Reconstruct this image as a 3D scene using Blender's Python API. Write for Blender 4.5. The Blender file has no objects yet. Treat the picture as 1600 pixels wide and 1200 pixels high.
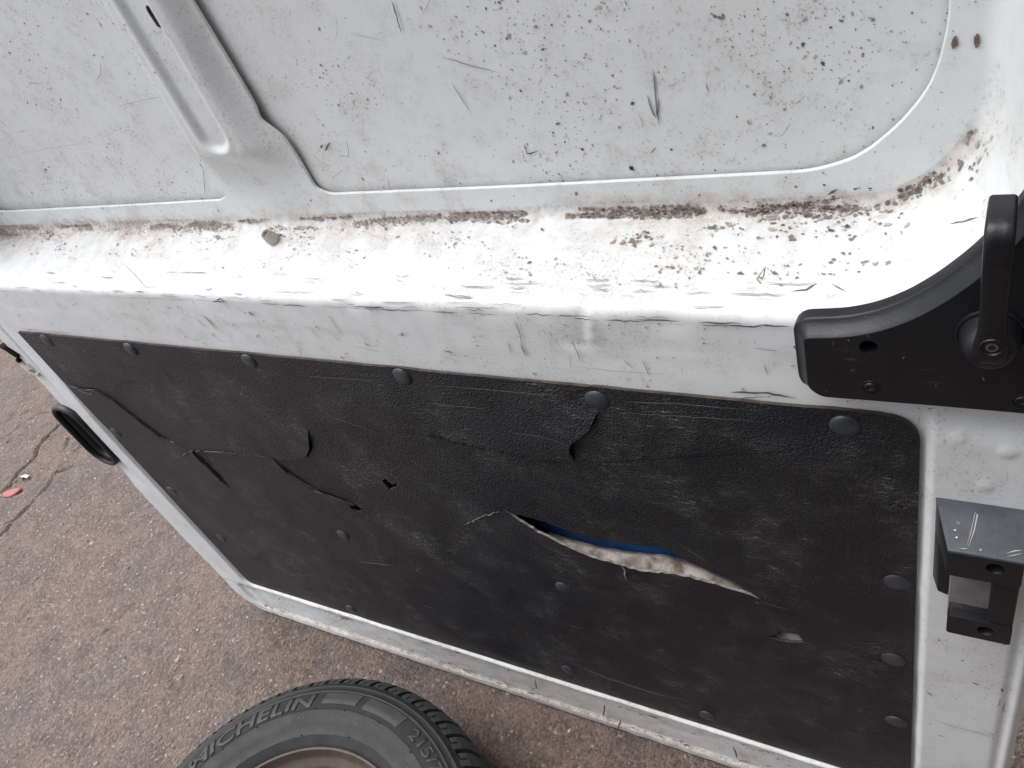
import bpy, math, random
import numpy as np
from mathutils import Matrix, Vector
from mathutils.geometry import delaunay_2d_cdt

# ------------------------------------------------------------------ camera, world, sun, exposure
scene = bpy.context.scene
COL = scene.collection
CAM = np.array([0.0, -0.465, 1.335])                       # metres: door face is y = 0, ground is z = 0
RIGHT = np.array([0.85412564, 0.42047272, -0.30605895])
DOWN = np.array([0.08486075, -0.69329242, -0.71564256])
FWD = np.array([-0.51309653, 0.58527626, -0.62784047])
FPX = 1230.8
cam_data = bpy.data.cameras.new('camera')
cam_data.sensor_width = 36.0
cam_data.lens = FPX / 1600 * 36.0
cam_data.clip_start = 0.02
cam_data.clip_end = 2000
cam = bpy.data.objects.new('camera', cam_data)
COL.objects.link(cam)
M = Matrix.Identity(4)
for r in range(3):
    M[r][0] = RIGHT[r]; M[r][1] = -DOWN[r]; M[r][2] = -FWD[r]; M[r][3] = CAM[r]
cam.matrix_world = M
scene.camera = cam

SUN_EL, SUN_AZ = math.radians(68), math.radians(188)      # azimuth: from where the light comes, measured from +x
world = bpy.data.worlds.new('World'); scene.world = world; world.use_nodes = True
wn = world.node_tree; wn.nodes.clear()
sky = wn.nodes.new('ShaderNodeTexSky'); sky.sky_type = 'NISHITA'; sky.sun_disc = False
sky.sun_elevation = SUN_EL; sky.sun_rotation = math.radians(90) - SUN_AZ
sky.air_density = 1.0; sky.dust_density = 4.0; sky.ozone_density = 1.0
hs = wn.nodes.new('ShaderNodeHueSaturation'); hs.inputs['Saturation'].default_value = 0.46
bg = wn.nodes.new('ShaderNodeBackground'); bg.inputs['Strength'].default_value = 0.15
wo = wn.nodes.new('ShaderNodeOutputWorld')
wn.links.new(sky.outputs[0], hs.inputs['Color']); wn.links.new(hs.outputs[0], bg.inputs['Color']); wn.links.new(bg.outputs[0], wo.inputs['Surface'])
sl = bpy.data.lights.new('sun', 'SUN'); sl.energy = 1.1; sl.angle = math.radians(60); sl.color = (1.0, 0.99, 0.98)
sun = bpy.data.objects.new('sun', sl); COL.objects.link(sun)
sd = Vector((math.cos(SUN_EL) * math.cos(SUN_AZ), math.cos(SUN_EL) * math.sin(SUN_AZ), math.sin(SUN_EL)))
sun.location = sd * 20
sun.rotation_euler = sd.to_track_quat('Z', 'Y').to_euler()
vs = scene.view_settings
vs.view_transform = 'Standard'; vs.look = 'None'; vs.gamma = 1.0; vs.use_curve_mapping = False
vs.exposure = 1.12

rng = np.random.default_rng(7)
random.seed(7)

# ------------------------------------------------------------------ measuring helpers (survey of the place from the photograph)
def ray(px, py):
    return RIGHT * (px - 800) + DOWN * (py - 600) + FWD * FPX
def U(px, py, Y=0.0):
    d = ray(px, py); t = (Y - CAM[1]) / d[1]; return CAM + d * t
def UG(px, py, z=0.0):
    d = ray(px, py); t = (z - CAM[2]) / d[2]; return CAM + d * t
def U2(pts, Y=0.0):
    return [tuple(U(a, b, Y)[[0, 2]]) for a, b in pts]

# ------------------------------------------------------------------ numeric helpers
def sstep(a, b, x):
    t = np.clip((np.asarray(x, float) - a) / (b - a), 0, 1); return t * t * (3 - 2 * t)
_lat = np.random.default_rng(3).random((256, 256))
def vnoise(x, y):
    x = np.asarray(x, float); y = np.asarray(y, float)
    xi = np.floor(x).astype(int); yi = np.floor(y).astype(int); fx = x - xi; fy = y - yi
    fx = fx * fx * (3 - 2 * fx); fy = fy * fy * (3 - 2 * fy)
    g = lambda i, j: _lat[i % 256, j % 256]
    return (g(xi, yi) * (1 - fx) + g(xi + 1, yi) * fx) * (1 - fy) + (g(xi, yi + 1) * (1 - fx) + g(xi + 1, yi + 1) * fx) * fy
def fbm(x, y, o=4):
    s = 0; a = 0.5; n = 0
    for k in range(o):
        s = s + a * vnoise(x * 2 ** k + 17.3 * k, y * 2 ** k + 5.1 * k); n += a; a *= 0.5
    return s / n
def pip(px, py, poly):
    poly = np.asarray(poly, float); inside = np.zeros(len(px), bool); n = len(poly); j = n - 1
    for i in range(n):
        xi, yi = poly[i]; xj, yj = poly[j]
        if yi != yj:
            c = ((yi > py) != (yj > py)) & (px < (xj - xi) * (py - yi) / (yj - yi) + xi)
            inside ^= c
        j = i
    return inside
def pdist(px, py, line):
    """distance to a polyline, signed side and fraction along it"""
    best = np.full(len(px), 1e9); side = np.zeros(len(px)); frac = np.zeros(len(px)); n = len(line) - 1
    for i in range(n):
        ax, ay = line[i]; bx, by = line[i + 1]; dx, dy = bx - ax, by - ay; L = dx * dx + dy * dy + 1e-12
        t = np.clip(((px - ax) * dx + (py - ay) * dy) / L, 0, 1)
        d = np.hypot(px - ax - t * dx, py - ay - t * dy)
        m = d < best
        best[m] = d[m]; side[m] = np.sign(dx * (py - ay) - dy * (px - ax))[m]; frac[m] = ((i + t) / n)[m]
    return best, side, frac
def resample(line, step):
    out = []
    for (a, b) in zip(line[:-1], line[1:]):
        L = math.hypot(b[0] - a[0], b[1] - a[1]); n = max(1, int(L / step))
        for k in range(n):
            t = k / n; out.append((a[0] + (b[0] - a[0]) * t, a[1] + (b[1] - a[1]) * t))
    out.append(tuple(line[-1])); return out
def smooth_line(P, n=5):
    P = [np.array(p, float) for p in P]; out = []
    for i in range(len(P) - 1):
        a, b, c, d = P[max(i - 1, 0)], P[i], P[i + 1], P[min(i + 2, len(P) - 1)]
        for k in range(n):
            t = k / n; out.append(tuple(.5 * (2 * b + (c - a) * t + (2 * a - 5 * b + 4 * c - d) * t * t + (3 * b - a - 3 * c + d) * t ** 3)))
    out.append(tuple(P[-1])); return out
def rrect(x0, x1, z0, z1, r, rl=None, nb=330, ns=60, nt=60, nc=24):
    p = []; rl = rl or r; w_ = x1 - x0 - r - rl
    for k in range(nb): p.append((x0 + rl + w_ * k / nb, z0))
    for k in range(nc): a = -math.pi / 2 + math.pi / 2 * k / nc; p.append((x1 - r + r * math.cos(a), z0 + r + r * math.sin(a)))
    for k in range(ns): p.append((x1, z0 + r + (z1 - z0 - 2 * r) * k / ns))
    for k in range(nc): a = math.pi / 2 * k / nc; p.append((x1 - r + r * math.cos(a), z1 - r + r * math.sin(a)))
    for k in range(nt): p.append((x1 - r - w_ * k / nt, z1))
    for k in range(nc): a = math.pi / 2 + math.pi / 2 * k / nc; p.append((x0 + rl + rl * math.cos(a), z1 - rl + rl * math.sin(a)))
    for k in range(ns): p.append((x0, z1 - rl - (z1 - z0 - 2 * rl) * k / ns))
    for k in range(nc): a = math.pi + math.pi / 2 * k / nc; p.append((x0 + rl + rl * math.cos(a), z0 + rl + rl * math.sin(a)))
    return np.array(p)
def srrect(x, z, x0, x1, z0, z1, r):
    """signed distance to a rounded rectangle, negative inside"""
    cx, cz = (x0 + x1) / 2, (z0 + z1) / 2
    qx = np.abs(x - cx) - (x1 - x0) / 2 + r; qz = np.abs(z - cz) - (z1 - z0) / 2 + r
    return np.hypot(np.maximum(qx, 0), np.maximum(qz, 0)) + np.minimum(np.maximum(qx, qz), 0) - r

# ------------------------------------------------------------------ object helpers
def mesh_obj(name, verts, faces, mat, parent=None, smooth=True, attrs=None, kind=None, angle=None):
    me = bpy.data.meshes.new(name)
    me.from_pydata(np.asarray(verts, float).tolist(), [], [[int(q) for q in f] for f in faces])
    me.update()
    if smooth:
        me.polygons.foreach_set('use_smooth', [True] * len(me.polygons))
        if angle is not None:
            me.set_sharp_from_angle(angle=math.radians(angle))
    for k, v in (attrs or {}).items():
        if np.ndim(v) == 1:
            a = me.attributes.new(k, 'FLOAT', 'POINT'); a.data.foreach_set('value', np.asarray(v, np.float32))
        else:
            a = me.attributes.new(k, 'FLOAT_COLOR', 'POINT'); a.data.foreach_set('color', np.asarray(v, np.float32).ravel())
    if mat is not None: me.materials.append(mat)
    o = bpy.data.objects.new(name, me); COL.objects.link(o)
    if parent is not None: o.parent = parent
    if kind: o['kind'] = kind
    return o
def empty(name, loc, label, cat):
    o = bpy.data.objects.new(name, None); COL.objects.link(o); o.location = loc; o.empty_display_size = 0.1
    o['label'] = label; o['category'] = cat
    return o
def place(o, thing):
    """parent world-space mesh data to a thing's empty"""
    o.parent = thing
    p = thing
    off = Vector((0, 0, 0))
    while p is not None:
        off += p.location; p = p.parent
    o.location = -off
    return o
def grid_faces(nr, nc, closed=False, flip=False):
    f = []
    for i in range(nr - 1):
        for j in range(nc if closed else nc - 1):
            a = i * nc + j; b = i * nc + (j + 1) % nc; c = b + nc; d = a + nc
            f.append((a, d, c, b) if flip else (a, b, c, d))
    return f
def revolve(prof, n, c=(0, 0, 0), axis='Z'):
    v = []
    for r, h in prof:
        for k in range(n):
            a = 2 * math.pi * k / n
            if axis == 'Z': v.append((c[0] + r * math.cos(a), c[1] + r * math.sin(a), c[2] + h))
            else: v.append((c[0] + r * math.cos(a), c[1] - h, c[2] + r * math.sin(a)))   # axis towards -y
    return v, grid_faces(len(prof), n, True)
def prism(outline, y0, y1, bevel=0.0, inset=None):
    """solid with an (x,z) outline, front at y0 (towards the viewer), back at y1"""
    o = np.array(outline); n = len(o)
    c = o.mean(0)
    def off(d):
        p = np.roll(o, 1, 0); q = np.roll(o, -1, 0); t = q - p; t /= np.linalg.norm(t, axis=1)[:, None] + 1e-9
        nrm = np.c_[t[:, 1], -t[:, 0]]
        area = 0.5 * np.sum(o[:, 0] * q[:, 1] - q[:, 0] * o[:, 1])
        return o - nrm * d * np.sign(area)
    rings = [(off(0), y1)]
    if bevel:
        for a in (0, 22, 45, 67, 90):
            s = math.radians(a); rings.append((off(bevel * (1 - math.cos(s))), y0 + bevel * (1 - math.sin(s))))
    else: rings.append((off(0), y0))
    v = [(x, y, z) for ring, y in rings for x, z in ring]
    f = grid_faces(len(rings), n, True)
    f.append(tuple(range((len(rings) - 1) * n, len(rings) * n))); f.append(tuple(range(n))[::-1])
    return v, f
def rounded(poly, rads, n=6):
    out = []; m = len(poly)
    for i in range(m):
        p = np.array(poly[i]); a = np.array(poly[i - 1]) - p; b = np.array(poly[(i + 1) % m]) - p
        r = rads[i] if hasattr(rads, '__len__') else rads
        if r <= 0: out.append(tuple(p)); continue
        la, lb = np.linalg.norm(a), np.linalg.norm(b); r = min(r, la * .49, lb * .49)
        A = p + a / la * r; B = p + b / lb * r
        for k in range(n + 1):
            t = k / n; out.append(tuple((1 - t) ** 2 * A + 2 * t * (1 - t) * p + t * t * B))
    return out

# ------------------------------------------------------------------ materials
class NT:
    def __init__(s, name):
        s.m = bpy.data.materials.new(name); s.m.use_nodes = True; s.t = s.m.node_tree; s.t.nodes.clear()
        s.out = s.n('ShaderNodeOutputMaterial'); s.b = s.n('ShaderNodeBsdfPrincipled'); s.l(s.b.outputs[0], s.out.inputs[0])
        s.tc = s.n('ShaderNodeTexCoord')
    def n(s, k, **kw):
        x = s.t.nodes.new(k)
        for a, v in kw.items(): setattr(x, a, v)
        return x
    def l(s, a, b): s.t.links.new(a, b)
    def put(s, sock, v):
        if isinstance(v, bpy.types.NodeSocket): s.l(v, sock)
        else: sock.default_value = v
    def map(s, scale=(1, 1, 1), rot=(0, 0, 0), src=None):
        m = s.n('ShaderNodeMapping'); m.inputs['Scale'].default_value = scale; m.inputs['Rotation'].default_value = rot
        s.l(src or s.tc.outputs['Object'], m.inputs[0]); return m.outputs[0]
    def noise(s, scale, detail=4, rough=0.55, vec=None, dist=0.0):
        x = s.n('ShaderNodeTexNoise'); x.inputs['Scale'].default_value = scale; x.inputs['Detail'].default_value = detail
        x.inputs['Roughness'].default_value = rough; x.inputs['Distortion'].default_value = dist
        s.l(vec or s.tc.outputs['Object'], x.inputs['Vector']); return x.outputs['Fac']
    def voro(s, scale, feat='F1', vec=None, out='Distance'):
        x = s.n('ShaderNodeTexVoronoi', feature=feat); x.inputs['Scale'].default_value = scale
        s.l(vec or s.tc.outputs['Object'], x.inputs['Vector']); return x.outputs[out]
    def ramp(s, fac, a, b, lo=0.0, hi=1.0):
        x = s.n('ShaderNodeMapRange'); x.interpolation_type = 'SMOOTHSTEP'
        s.put(x.inputs[0], fac); x.inputs[1].default_value = a; x.inputs[2].default_value = b
        x.inputs[3].default_value = lo; x.inputs[4].default_value = hi; return x.outputs[0]
    def math(s, op, a, b=0.0):
        x = s.n('ShaderNodeMath', operation=op); s.put(x.inputs[0], a); s.put(x.inputs[1], b); return x.outputs[0]
    def mix(s, fac, a, b):
        x = s.n('ShaderNodeMix', data_type='RGBA'); s.put(x.inputs[0], fac)
        s.put(x.inputs[6], a if isinstance(a, bpy.types.NodeSocket) else (*a, 1)); s.put(x.inputs[7], b if isinstance(b, bpy.types.NodeSocket) else (*b, 1)); return x.outputs[2]
    def attr(s, name, out='Fac'):
        x = s.n('ShaderNodeAttribute'); x.attribute_name = name; return x.outputs[out]
    def bump(s, h, dist=0.001, strength=1.0, nrm=None):
        x = s.n('ShaderNodeBump'); x.inputs['Distance'].default_value = dist; x.inputs['Strength'].default_value = strength
        s.l(h, x.inputs['Height'])
        if nrm is not None: s.l(nrm, x.inputs['Normal'])
        return x.outputs[0]
    def fin(s, color=None, rough=None, nrm=None, spec=0.5, **kw):
        if color is not None: s.put(s.b.inputs['Base Color'], color if isinstance(color, bpy.types.NodeSocket) else (*color, 1))
        if rough is not None: s.put(s.b.inputs['Roughness'], rough)
        if nrm is not None: s.l(nrm, s.b.inputs['Normal'])
        s.b.inputs['Specular IOR Level'].default_value = spec
        for k, v in kw.items(): s.b.inputs[k].default_value = v
        return s.m

def mat_paint():
    t = NT('white_paint')
    big = t.noise(4.5, 3, .6); mid = t.noise(34, 4, .7); fine = t.noise(330, 2, .7)
    c = t.mix(t.ramp(big, .35, .7), (.735, .757, .752), (.69, .70, .685))
    # thin grey dust film in patches
    c = t.mix(t.math('MULTIPLY', t.ramp(mid, .42, .70), .16), c, (.40, .385, .36))
    # fine speckle of road dirt
    sp = t.math('MULTIPLY', t.ramp(fine, .55, .66), t.ramp(t.math('ADD', t.math('MULTIPLY', mid, .6), t.math('MULTIPLY', big, .4)), .44, .62))
    c = t.mix(t.math('MULTIPLY', sp, .50), c, (.24, .21, .185))
    # caked grime where it gathers (amount comes with the mesh)
    g = t.attr('grime')
    brk = t.noise(70, 4, .75)
    film = t.ramp(t.math('ADD', mid, g), .60, 1.05)
    c = t.mix(t.math('MULTIPLY', film, .42), c, (.47, .415, .37))
    gm = t.ramp(t.math('ADD', brk, g), .80, 1.02)
    c = t.mix(t.math('MULTIPLY', gm, .55), c, (.43, .365, .315))
    gm2 = t.ramp(t.math('ADD', t.math('ADD', t.math('MULTIPLY', fine, .55), t.math('MULTIPLY', brk, .45)), g), .96, 1.06)
    c = t.mix(t.math('MULTIPLY', gm2, .7), c, (.22, .165, .135))
    # hair scratches
    hs_ = t.math('MULTIPLY', t.ramp(t.noise(1.0, 2, .5, t.map((6, 1, 240), (0, .9, 0))), .68, .73), t.ramp(big, .46, .56))
    c = t.mix(t.math('MULTIPLY', hs_, .30), c, (.36, .35, .33))
    rough = t.math('ADD', t.math('MULTIPLY', mid, .25), t.math('MULTIPLY', film, .35)); rough = t.math('ADD', rough, .26)
    nb = t.bump(mid, .0010, .3)
    return t.fin(c, rough, nb, .45)
def mat_trim():
    t = NT('black_vinyl')
    grain = t.math('ADD', t.noise(560, 2, .6), t.math('MULTIPLY', t.voro(400), .8))
    big = t.noise(5, 4, .70); mid = t.noise(15, 4, .72)
    c = t.mix(t.ramp(big, .35, .7), (.0034, .0046, .0092), (.0056, .0066, .0100))
    # dust sitting on the grain in patches
    dust = t.math('MULTIPLY', t.ramp(mid, .40, .70), t.ramp(big, .34, .62))
    c = t.mix(t.math('MULTIPLY', t.math('MULTIPLY', dust, t.ramp(grain, .35, 1.0)), .24), c, (.085, .081, .078))
    st = t.noise(1.0, 3, .7, t.map((18, 1, 190), (0, .11, 0))); st2 = t.noise(1.0, 3, .7, t.map((60, 1, 520), (0, .15, 0)))
    c = t.mix(t.math('MULTIPLY', t.math('MULTIPLY', t.ramp(st, .50, .70), t.ramp(mid, .44, .66)), .30), c, (.10, .094, .09))
    sc2 = t.math('MULTIPLY', t.math('MULTIPLY', t.ramp(st2, .56, .66), t.ramp(grain, .45, .95)), t.ramp(t.math('ADD', t.math('MULTIPLY', big, .5), t.math('MULTIPLY', mid, .5)), .50, .62))
    c = t.mix(t.math('MULTIPLY', sc2, .9), c, (.26, .245, .23))
    nb = t.bump(grain, .0014, .9)
    return t.fin(c, t.ramp(mid, .4, .7, .42, .54), nb, .62)
def mat_plain(name, a, b, rough=.5, scale=40, bump=.0006, bscale=300, spec=.5, scuff=None, metal=0):
    t = NT(name)
    c = t.mix(t.ramp(t.noise(scale, 5, .65), .35, .7), a, b)
    if scuff:
        f = t.math('MULTIPLY', t.ramp(t.noise(1, 5, .7, t.map((30, 30, 240), (0, .4, 0))), .6, .72), t.ramp(t.noise(14, 4), .42, .62))
        c = t.mix(t.math('MULTIPLY', f, .6), c, scuff)
        f = t.math('MULTIPLY', t.ramp(t.noise(450, 2), .69, .75), t.ramp(t.noise(20, 3), .45, .6))
        c = t.mix(t.math('MULTIPLY', f, .6), c, scuff)
    nb = t.bump(t.noise(bscale, 4), bump, .6)
    r = t.math('ADD', t.math('MULTIPLY', t.noise(scale * 1.7, 4), .22), rough - .11)
    return t.fin(c, r, nb, spec, Metallic=metal)
def mat_attr(name, rough=.85):
    t = NT(name); c = t.attr('tint', 'Color'); k = t.noise(420, 3)
    c = t.mix(t.ramp(k, .3, .75, 0, .45), c, (.30, .25, .21))
    return t.fin(c, rough, None, .2)
def mat_raw(name, rough=.6):
    t = NT(name); return t.fin(t.attr('tint', 'Color'), rough, None, .3)
def mat_ground():
    t = NT('worn_asphalt')
    big = t.noise(2.6, 4, .70); mid = t.noise(17, 4, .74); fine = t.noise(120, 3, .75)
    c = t.mix(t.ramp(big, .30, .70), (0.164, 0.112, 0.090), (0.110, 0.093, 0.090))
    c = t.mix(t.math('MULTIPLY', t.ramp(mid, .46, .68), .75), c, (0.188, 0.134, 0.110))
    c = t.mix(t.math('MULTIPLY', t.ramp(mid, .50, .32), .55), c, (0.062, 0.051, 0.049))
    vx = t.n('ShaderNodeTexVoronoi', feature='F1'); vx.inputs['Scale'].default_value = 210; t.l(t.tc.outputs['Object'], vx.inputs['Vector'])
    sep = t.n('ShaderNodeSeparateColor'); t.l(vx.outputs['Color'], sep.inputs[0])
    c = t.mix(t.math('MULTIPLY', t.ramp(sep.outputs[0], .5, 1.0), .45), c, (0.248, 0.202, 0.178))
    c = t.mix(t.math('MULTIPLY', t.ramp(sep.outputs[1], .55, 1.0), .5), c, (0.039, 0.032, 0.030))
    c = t.mix(t.math('MULTIPLY', t.ramp(sep.outputs[2], .984, .992), .7), c, (0.380, 0.357, 0.334))
    c = t.mix(t.math('MULTIPLY', t.ramp(fine, .42, .68), .38), c, (0.049, 0.039, 0.036))
    c = t.mix(t.attr('crack'), c, (0.018, 0.015, 0.014))
    h = t.math('ADD', t.math('MULTIPLY', vx.outputs['Distance'], -.5), t.math('ADD', t.math('MULTIPLY', fine, 1.2), t.math('MULTIPLY', mid, 1.6)))
    nb = t.bump(h, .0058, .95)
    return t.fin(c, .78, nb, .35)

PAINT = mat_paint(); TRIM = mat_trim()
PLASTIC = mat_plain('black_plastic', (.0060, .0066, .0092), (.0095, .0100, .0125), .42, 30, .0003, 500, .42, (.10, .097, .093))
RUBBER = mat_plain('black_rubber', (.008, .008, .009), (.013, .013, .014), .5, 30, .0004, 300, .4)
BUTTON = mat_plain('grey_button', (.030, .034, .040), (.042, .046, .052), .40, 60, .0002, 400, .5, (.12, .11, .10))
POCKET = mat_plain('grey_pocket', (.15, .145, .14), (.20, .19, .18), .6, 60, .0003, 500, .4)
BLOCKTOP = mat_plain('scuffed_plastic', (.040, .046, .056), (.072, .080, .092), .5, 28, .0003, 500, .5, (.26, .25, .24))
STEEL = mat_plain('screw_steel', (.20, .185, .165), (.30, .28, .26), .38, 200, .0002, 500, .5, None, .9)
HOLE = mat_plain('hole_dark', (.004, .004, .004), (.006, .006, .006), .8, 40, .0001, 300, .1)
FILM = mat_plain('blue_film', (.009, .058, .18), (.013, .075, .22), .55, 30, .0006, 60, .3)
FOAM = mat_plain('torn_backing', (.48, .44, .40), (.13, .095, .075), .85, 40, .0012, 180, .2, (.10, .075, .06))
TORN = mat_plain('torn_vinyl_edge', (.26, .24, .22), (.16, .145, .13), .8, 120, .0006, 400, .2)
CRACKED = mat_plain('cracked_vinyl_edge', (.022, .021, .020), (.075, .07, .065), .8, 30, .0006, 400, .2)
HEM = mat_plain('brown_hem', (.050, .038, .031), (.085, .068, .058), .75, 80, .0005, 300, .2)
STOPM = mat_plain('stop_rubber', (.60, .56, .48), (.42, .35, .27), .6, 130, .0004, 300, .3)
STOPD = mat_plain('stop_cap', (.20, .20, .20), (.12, .12, .12), .6, 200, .0004, 300, .3)
CLIPM = mat_plain('clip_plastic', (.62, .60, .55), (.45, .43, .40), .5, 90, .0003, 300, .4)
FLECK = mat_attr('mud_flecks'); SCRATCH = mat_raw('scratch_marks')
GROUND = mat_ground()

# ------------------------------------------------------------------ ground: one sheet, dense where it is seen
def axis(lo, hi, step, far):
    a = list(np.arange(lo, hi + 1e-6, step)); k = step; x = a[-1]; up = []
    while x < far: k *= 1.45; x += k; up.append(x)
    k = step; x = a[0]; dn = []
    while x > -far: k *= 1.45; x -= k; dn.append(x)
    return np.array(dn[::-1] + a + up)
gx = axis(-3.4, 0.3, .0065, 400.0); gy = axis(-.80, .95, .0065, 400.0)
X, Yg = np.meshgrid(gx, gy)
xf, yf = X.ravel(), Yg.ravel()
inner = sstep(5, 2.5, np.abs(xf + 1.5)) * sstep(4, 2.0, np.abs(yf))
hz = (fbm(xf * 14, yf * 14, 4) - .5) * .012 + (fbm(xf * 2.2, yf * 2.2, 3) - .5) * .016
cracks_px = [([(-30, 800), (15, 758), (43, 727), (65, 699), (80, 680), (97, 667), (130, 640)], .010, 1.0),
             ([(60, 775), (76, 753), (90, 742), (104, 732), (118, 728)], .008, .7),
             ([(86, 712), (93, 704), (106, 688), (118, 678)], .007, .6),
             ([(118, 706), (128, 700), (140, 690)], .004, .5),
             ([(-20, 850), (8, 832), (22, 812), (40, 800), (62, 770)], .009, .9),
             ([(0, 690), (22, 672), (50, 655), (80, 640)], .005, .45),
             ([(140, 1005), (165, 985), (180, 960), (200, 940)], .004, .35),
             ([(255, 1090), (275, 1060), (290, 1040)], .004, .3)]
crack = np.zeros(len(xf))
sel = np.where((np.abs(xf + 1.6) < 2.2) & (np.abs(yf) < 1.2))[0]
for line, w, a in cracks_px:
    L = [tuple(UG(p, q)[:2]) for p, q in line]
    L = resample(L, .03)
    L = [(p[0] + (fbm(np.array([p[0] * 20.0]), np.array([p[1] * 20.0 + 3]))[0] - .5) * .09, p[1] + (fbm(np.array([p[0] * 20.0 + 9]), np.array([p[1] * 20.0]))[0] - .5) * .09) for p in L]
    d, s, fr = pdist(xf[sel], yf[sel], L)
    wv = w * (.1 + 1.1 * fbm(xf[sel] * 45, yf[sel] * 45, 3)) * np.clip(np.minimum(fr, 1 - fr) * 6 + .25, 0, 1)
    m = a * sstep(1.3, .4, d / wv)
    crack[sel] = np.maximum(crack[sel], m)
crack *= sstep(.25, .6, fbm(xf * 55, yf * 55, 3) + .15)
hz -= crack * .016
flat = (np.abs(xf + .8143) < .40) & (np.abs(yf + .4513) < .40)
under = np.exp(-(np.maximum(np.hypot(xf + .8143, yf + .4513) - .36, 0) / .05) ** 2)
udoor = np.exp(-((np.maximum(np.abs(yf - .05) - .07, 0)) / .04) ** 2) * (xf < .09) * (xf > -1.45)
hz = hz * inner
hz = hz * (1 - np.maximum(under, udoor)) - .0035 * np.maximum(under, udoor) * 0
hz = np.where((np.maximum(under, udoor) > .5), np.minimum(hz, 0), hz)
gverts = np.c_[xf, yf, hz]
ground = mesh_obj('ground', gverts, grid_faces(len(gy), len(gx)), GROUND, attrs={'crack': crack * .85}, kind='structure')

def ground_z(x, y):
    i = np.clip(np.searchsorted(gx, x), 1, len(gx) - 1); j = np.clip(np.searchsorted(gy, y), 1, len(gy) - 1)
    return hz[j * len(gx) + i]

# added unseen wall, placed only to block light from the door's right side
wv_, wf_ = prism([(1.05, .0), (1.27, .0), (1.27, 4.4), (1.05, 4.4)], -4.2, 3.2)
wall = mesh_obj('added_shade_wall', wv_, wf_, mat_plain('shade_wall_dark', (.10, .09, .08), (.14, .125, .115), .85, 6, .004, 40, .2), smooth=False)
wv_, wf_ = prism([(-.75, .0), (1.0495, .0), (1.0495, 2.0), (-.75, 2.0)], -1.62, -1.42)
wret = mesh_obj('added_shade_return', wv_, wf_, wall.data.materials[0], smooth=False); wret.parent = wall  # unseen return behind the camera, added to darken the lower right
wall['label'] = 'added unseen dark wall that shades the latch side of the door'; wall['category'] = 'wall'

# ------------------------------------------------------------------ the door
door = empty('van_side_door', (-.68, .05, 0), 'scuffed white van side door with torn black trim panel standing on the asphalt', 'van door')
def D(o): return place(o, door)
ZB, ZT = 0.002, 1.86
XL, XR = -1.42, .061
# --- the recess: a deep step between the lower face (y = 0) and the upper panel (y = .10)
NPATH = dict(nb=330, ns=60, nt=60, nc=24)
crease = rrect(-1.404, -.010, .967, 1.77, .090, .022)
lip = rrect(-1.412, .018, .938, 1.80, .120, .024)
OW = .030; RD = .100
def path(o): return crease + (lip - crease) * (o / OW)
def fillet(P, r, n):
    out = [np.array(P[0])]
    for i in range(1, len(P) - 1):
        p = np.array(P[i]); a = np.array(P[i - 1]) - p; b = np.array(P[i + 1]) - p
        la, lb = np.linalg.norm(a), np.linalg.norm(b); a /= la; b /= lb
        rr = r[i - 1]
        A = p + a * rr; B = p + b * rr
        for k in range(n + 1):
            t = k / n; out.append((1 - t) ** 2 * A + 2 * t * (1 - t) * p + t * t * B)
    out.append(np.array(P[-1])); return np.array(out)
sec = fillet([(-.012, RD), (0, RD), (OW, 0), (.041, 0)], [.011, .0095], 8)
# refine the straight of the shelf
fine_sec = []
for a, b in zip(sec[:-1], sec[1:]):
    n = max(1, int(np.linalg.norm(b - a) / .005))
    for k in range(n): fine_sec.append(a + (b - a) * k / n)
fine_sec.append(sec[-1]); sec = np.array(fine_sec)
def dents(x, z):
    """knocks in the pressed steel near the lip: displacement along y (negative = towards the viewer)"""
    h = np.zeros_like(x)
    for (p0, p1, w, a) in (((905, 495), (908, 568), .0045, .0013), ((922, 485), (928, 530), .0045, -.0013), ((880, 500), (900, 560), .012, .0012)):
        A, B = U2([p0, p1])
        d, s, f = pdist(x, z, [A, B]); h = h + a * np.exp(-(d / w) ** 2)
    for (p, w, a) in (((545, 470), .012, .0035), ((910, 480), .014, .0045), ((300, 462), .02, .0015), ((1040, 500), .02, .0018), ((760, 480), .02, .002), ((840, 482), .012, .0022), ((655, 474), .012, .0018)):
        c = U2([p])[0]; h = h + a * np.exp(-(((x - c[0]) / w) ** 2 + ((z - c[1]) / .012) ** 2))
    h = h + (fbm(x * 9, z * 9 + 4, 3) - .5) * .0016
    return h
rings = []; ringY = []; gr = []
for o, y in sec:
    p = path(o); rings.append(np.c_[p[:, 0], np.full(len(p), y), p[:, 1]])
    sg = .0035 + .016 * np.maximum(fbm(p[:, 0] * 7 + 11, p[:, 1] * 3, 3) - .30, 0)
    g = .52 * np.exp(-(max(o, 0) / sg) ** 1.5) + .25
    g = (g + .13 * sstep(-.35, -.95, p[:, 0]) * (o < .027)) * np.ones(len(p)) * (0.72 + .5 * fbm(p[:, 0] * 6 + 3, p[:, 1] * 6, 3))
    g = g * np.where(p[:, 1] > 1.02, np.clip(1 - (p[:, 1] - 1.02) / .06, .25, 1), 1)
    gr.append(g)
V = np.concatenate(rings); G_ = np.concatenate(gr)
near = sstep(.06, .0, V[:, 1])
V[:, 1] += dents(V[:, 0], V[:, 2]) * near
V[:, 2] += (fbm(V[:, 0] * 11, V[:, 1] * 11, 3) - .5) * .0022 * sstep(.09, .03, V[:, 1]) * (V[:, 2] < 1.05)
D(mesh_obj('recess_shelf', V, grid_faces(len(sec), len(crease), True), PAINT, attrs={'grime': G_ * .54}))
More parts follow.
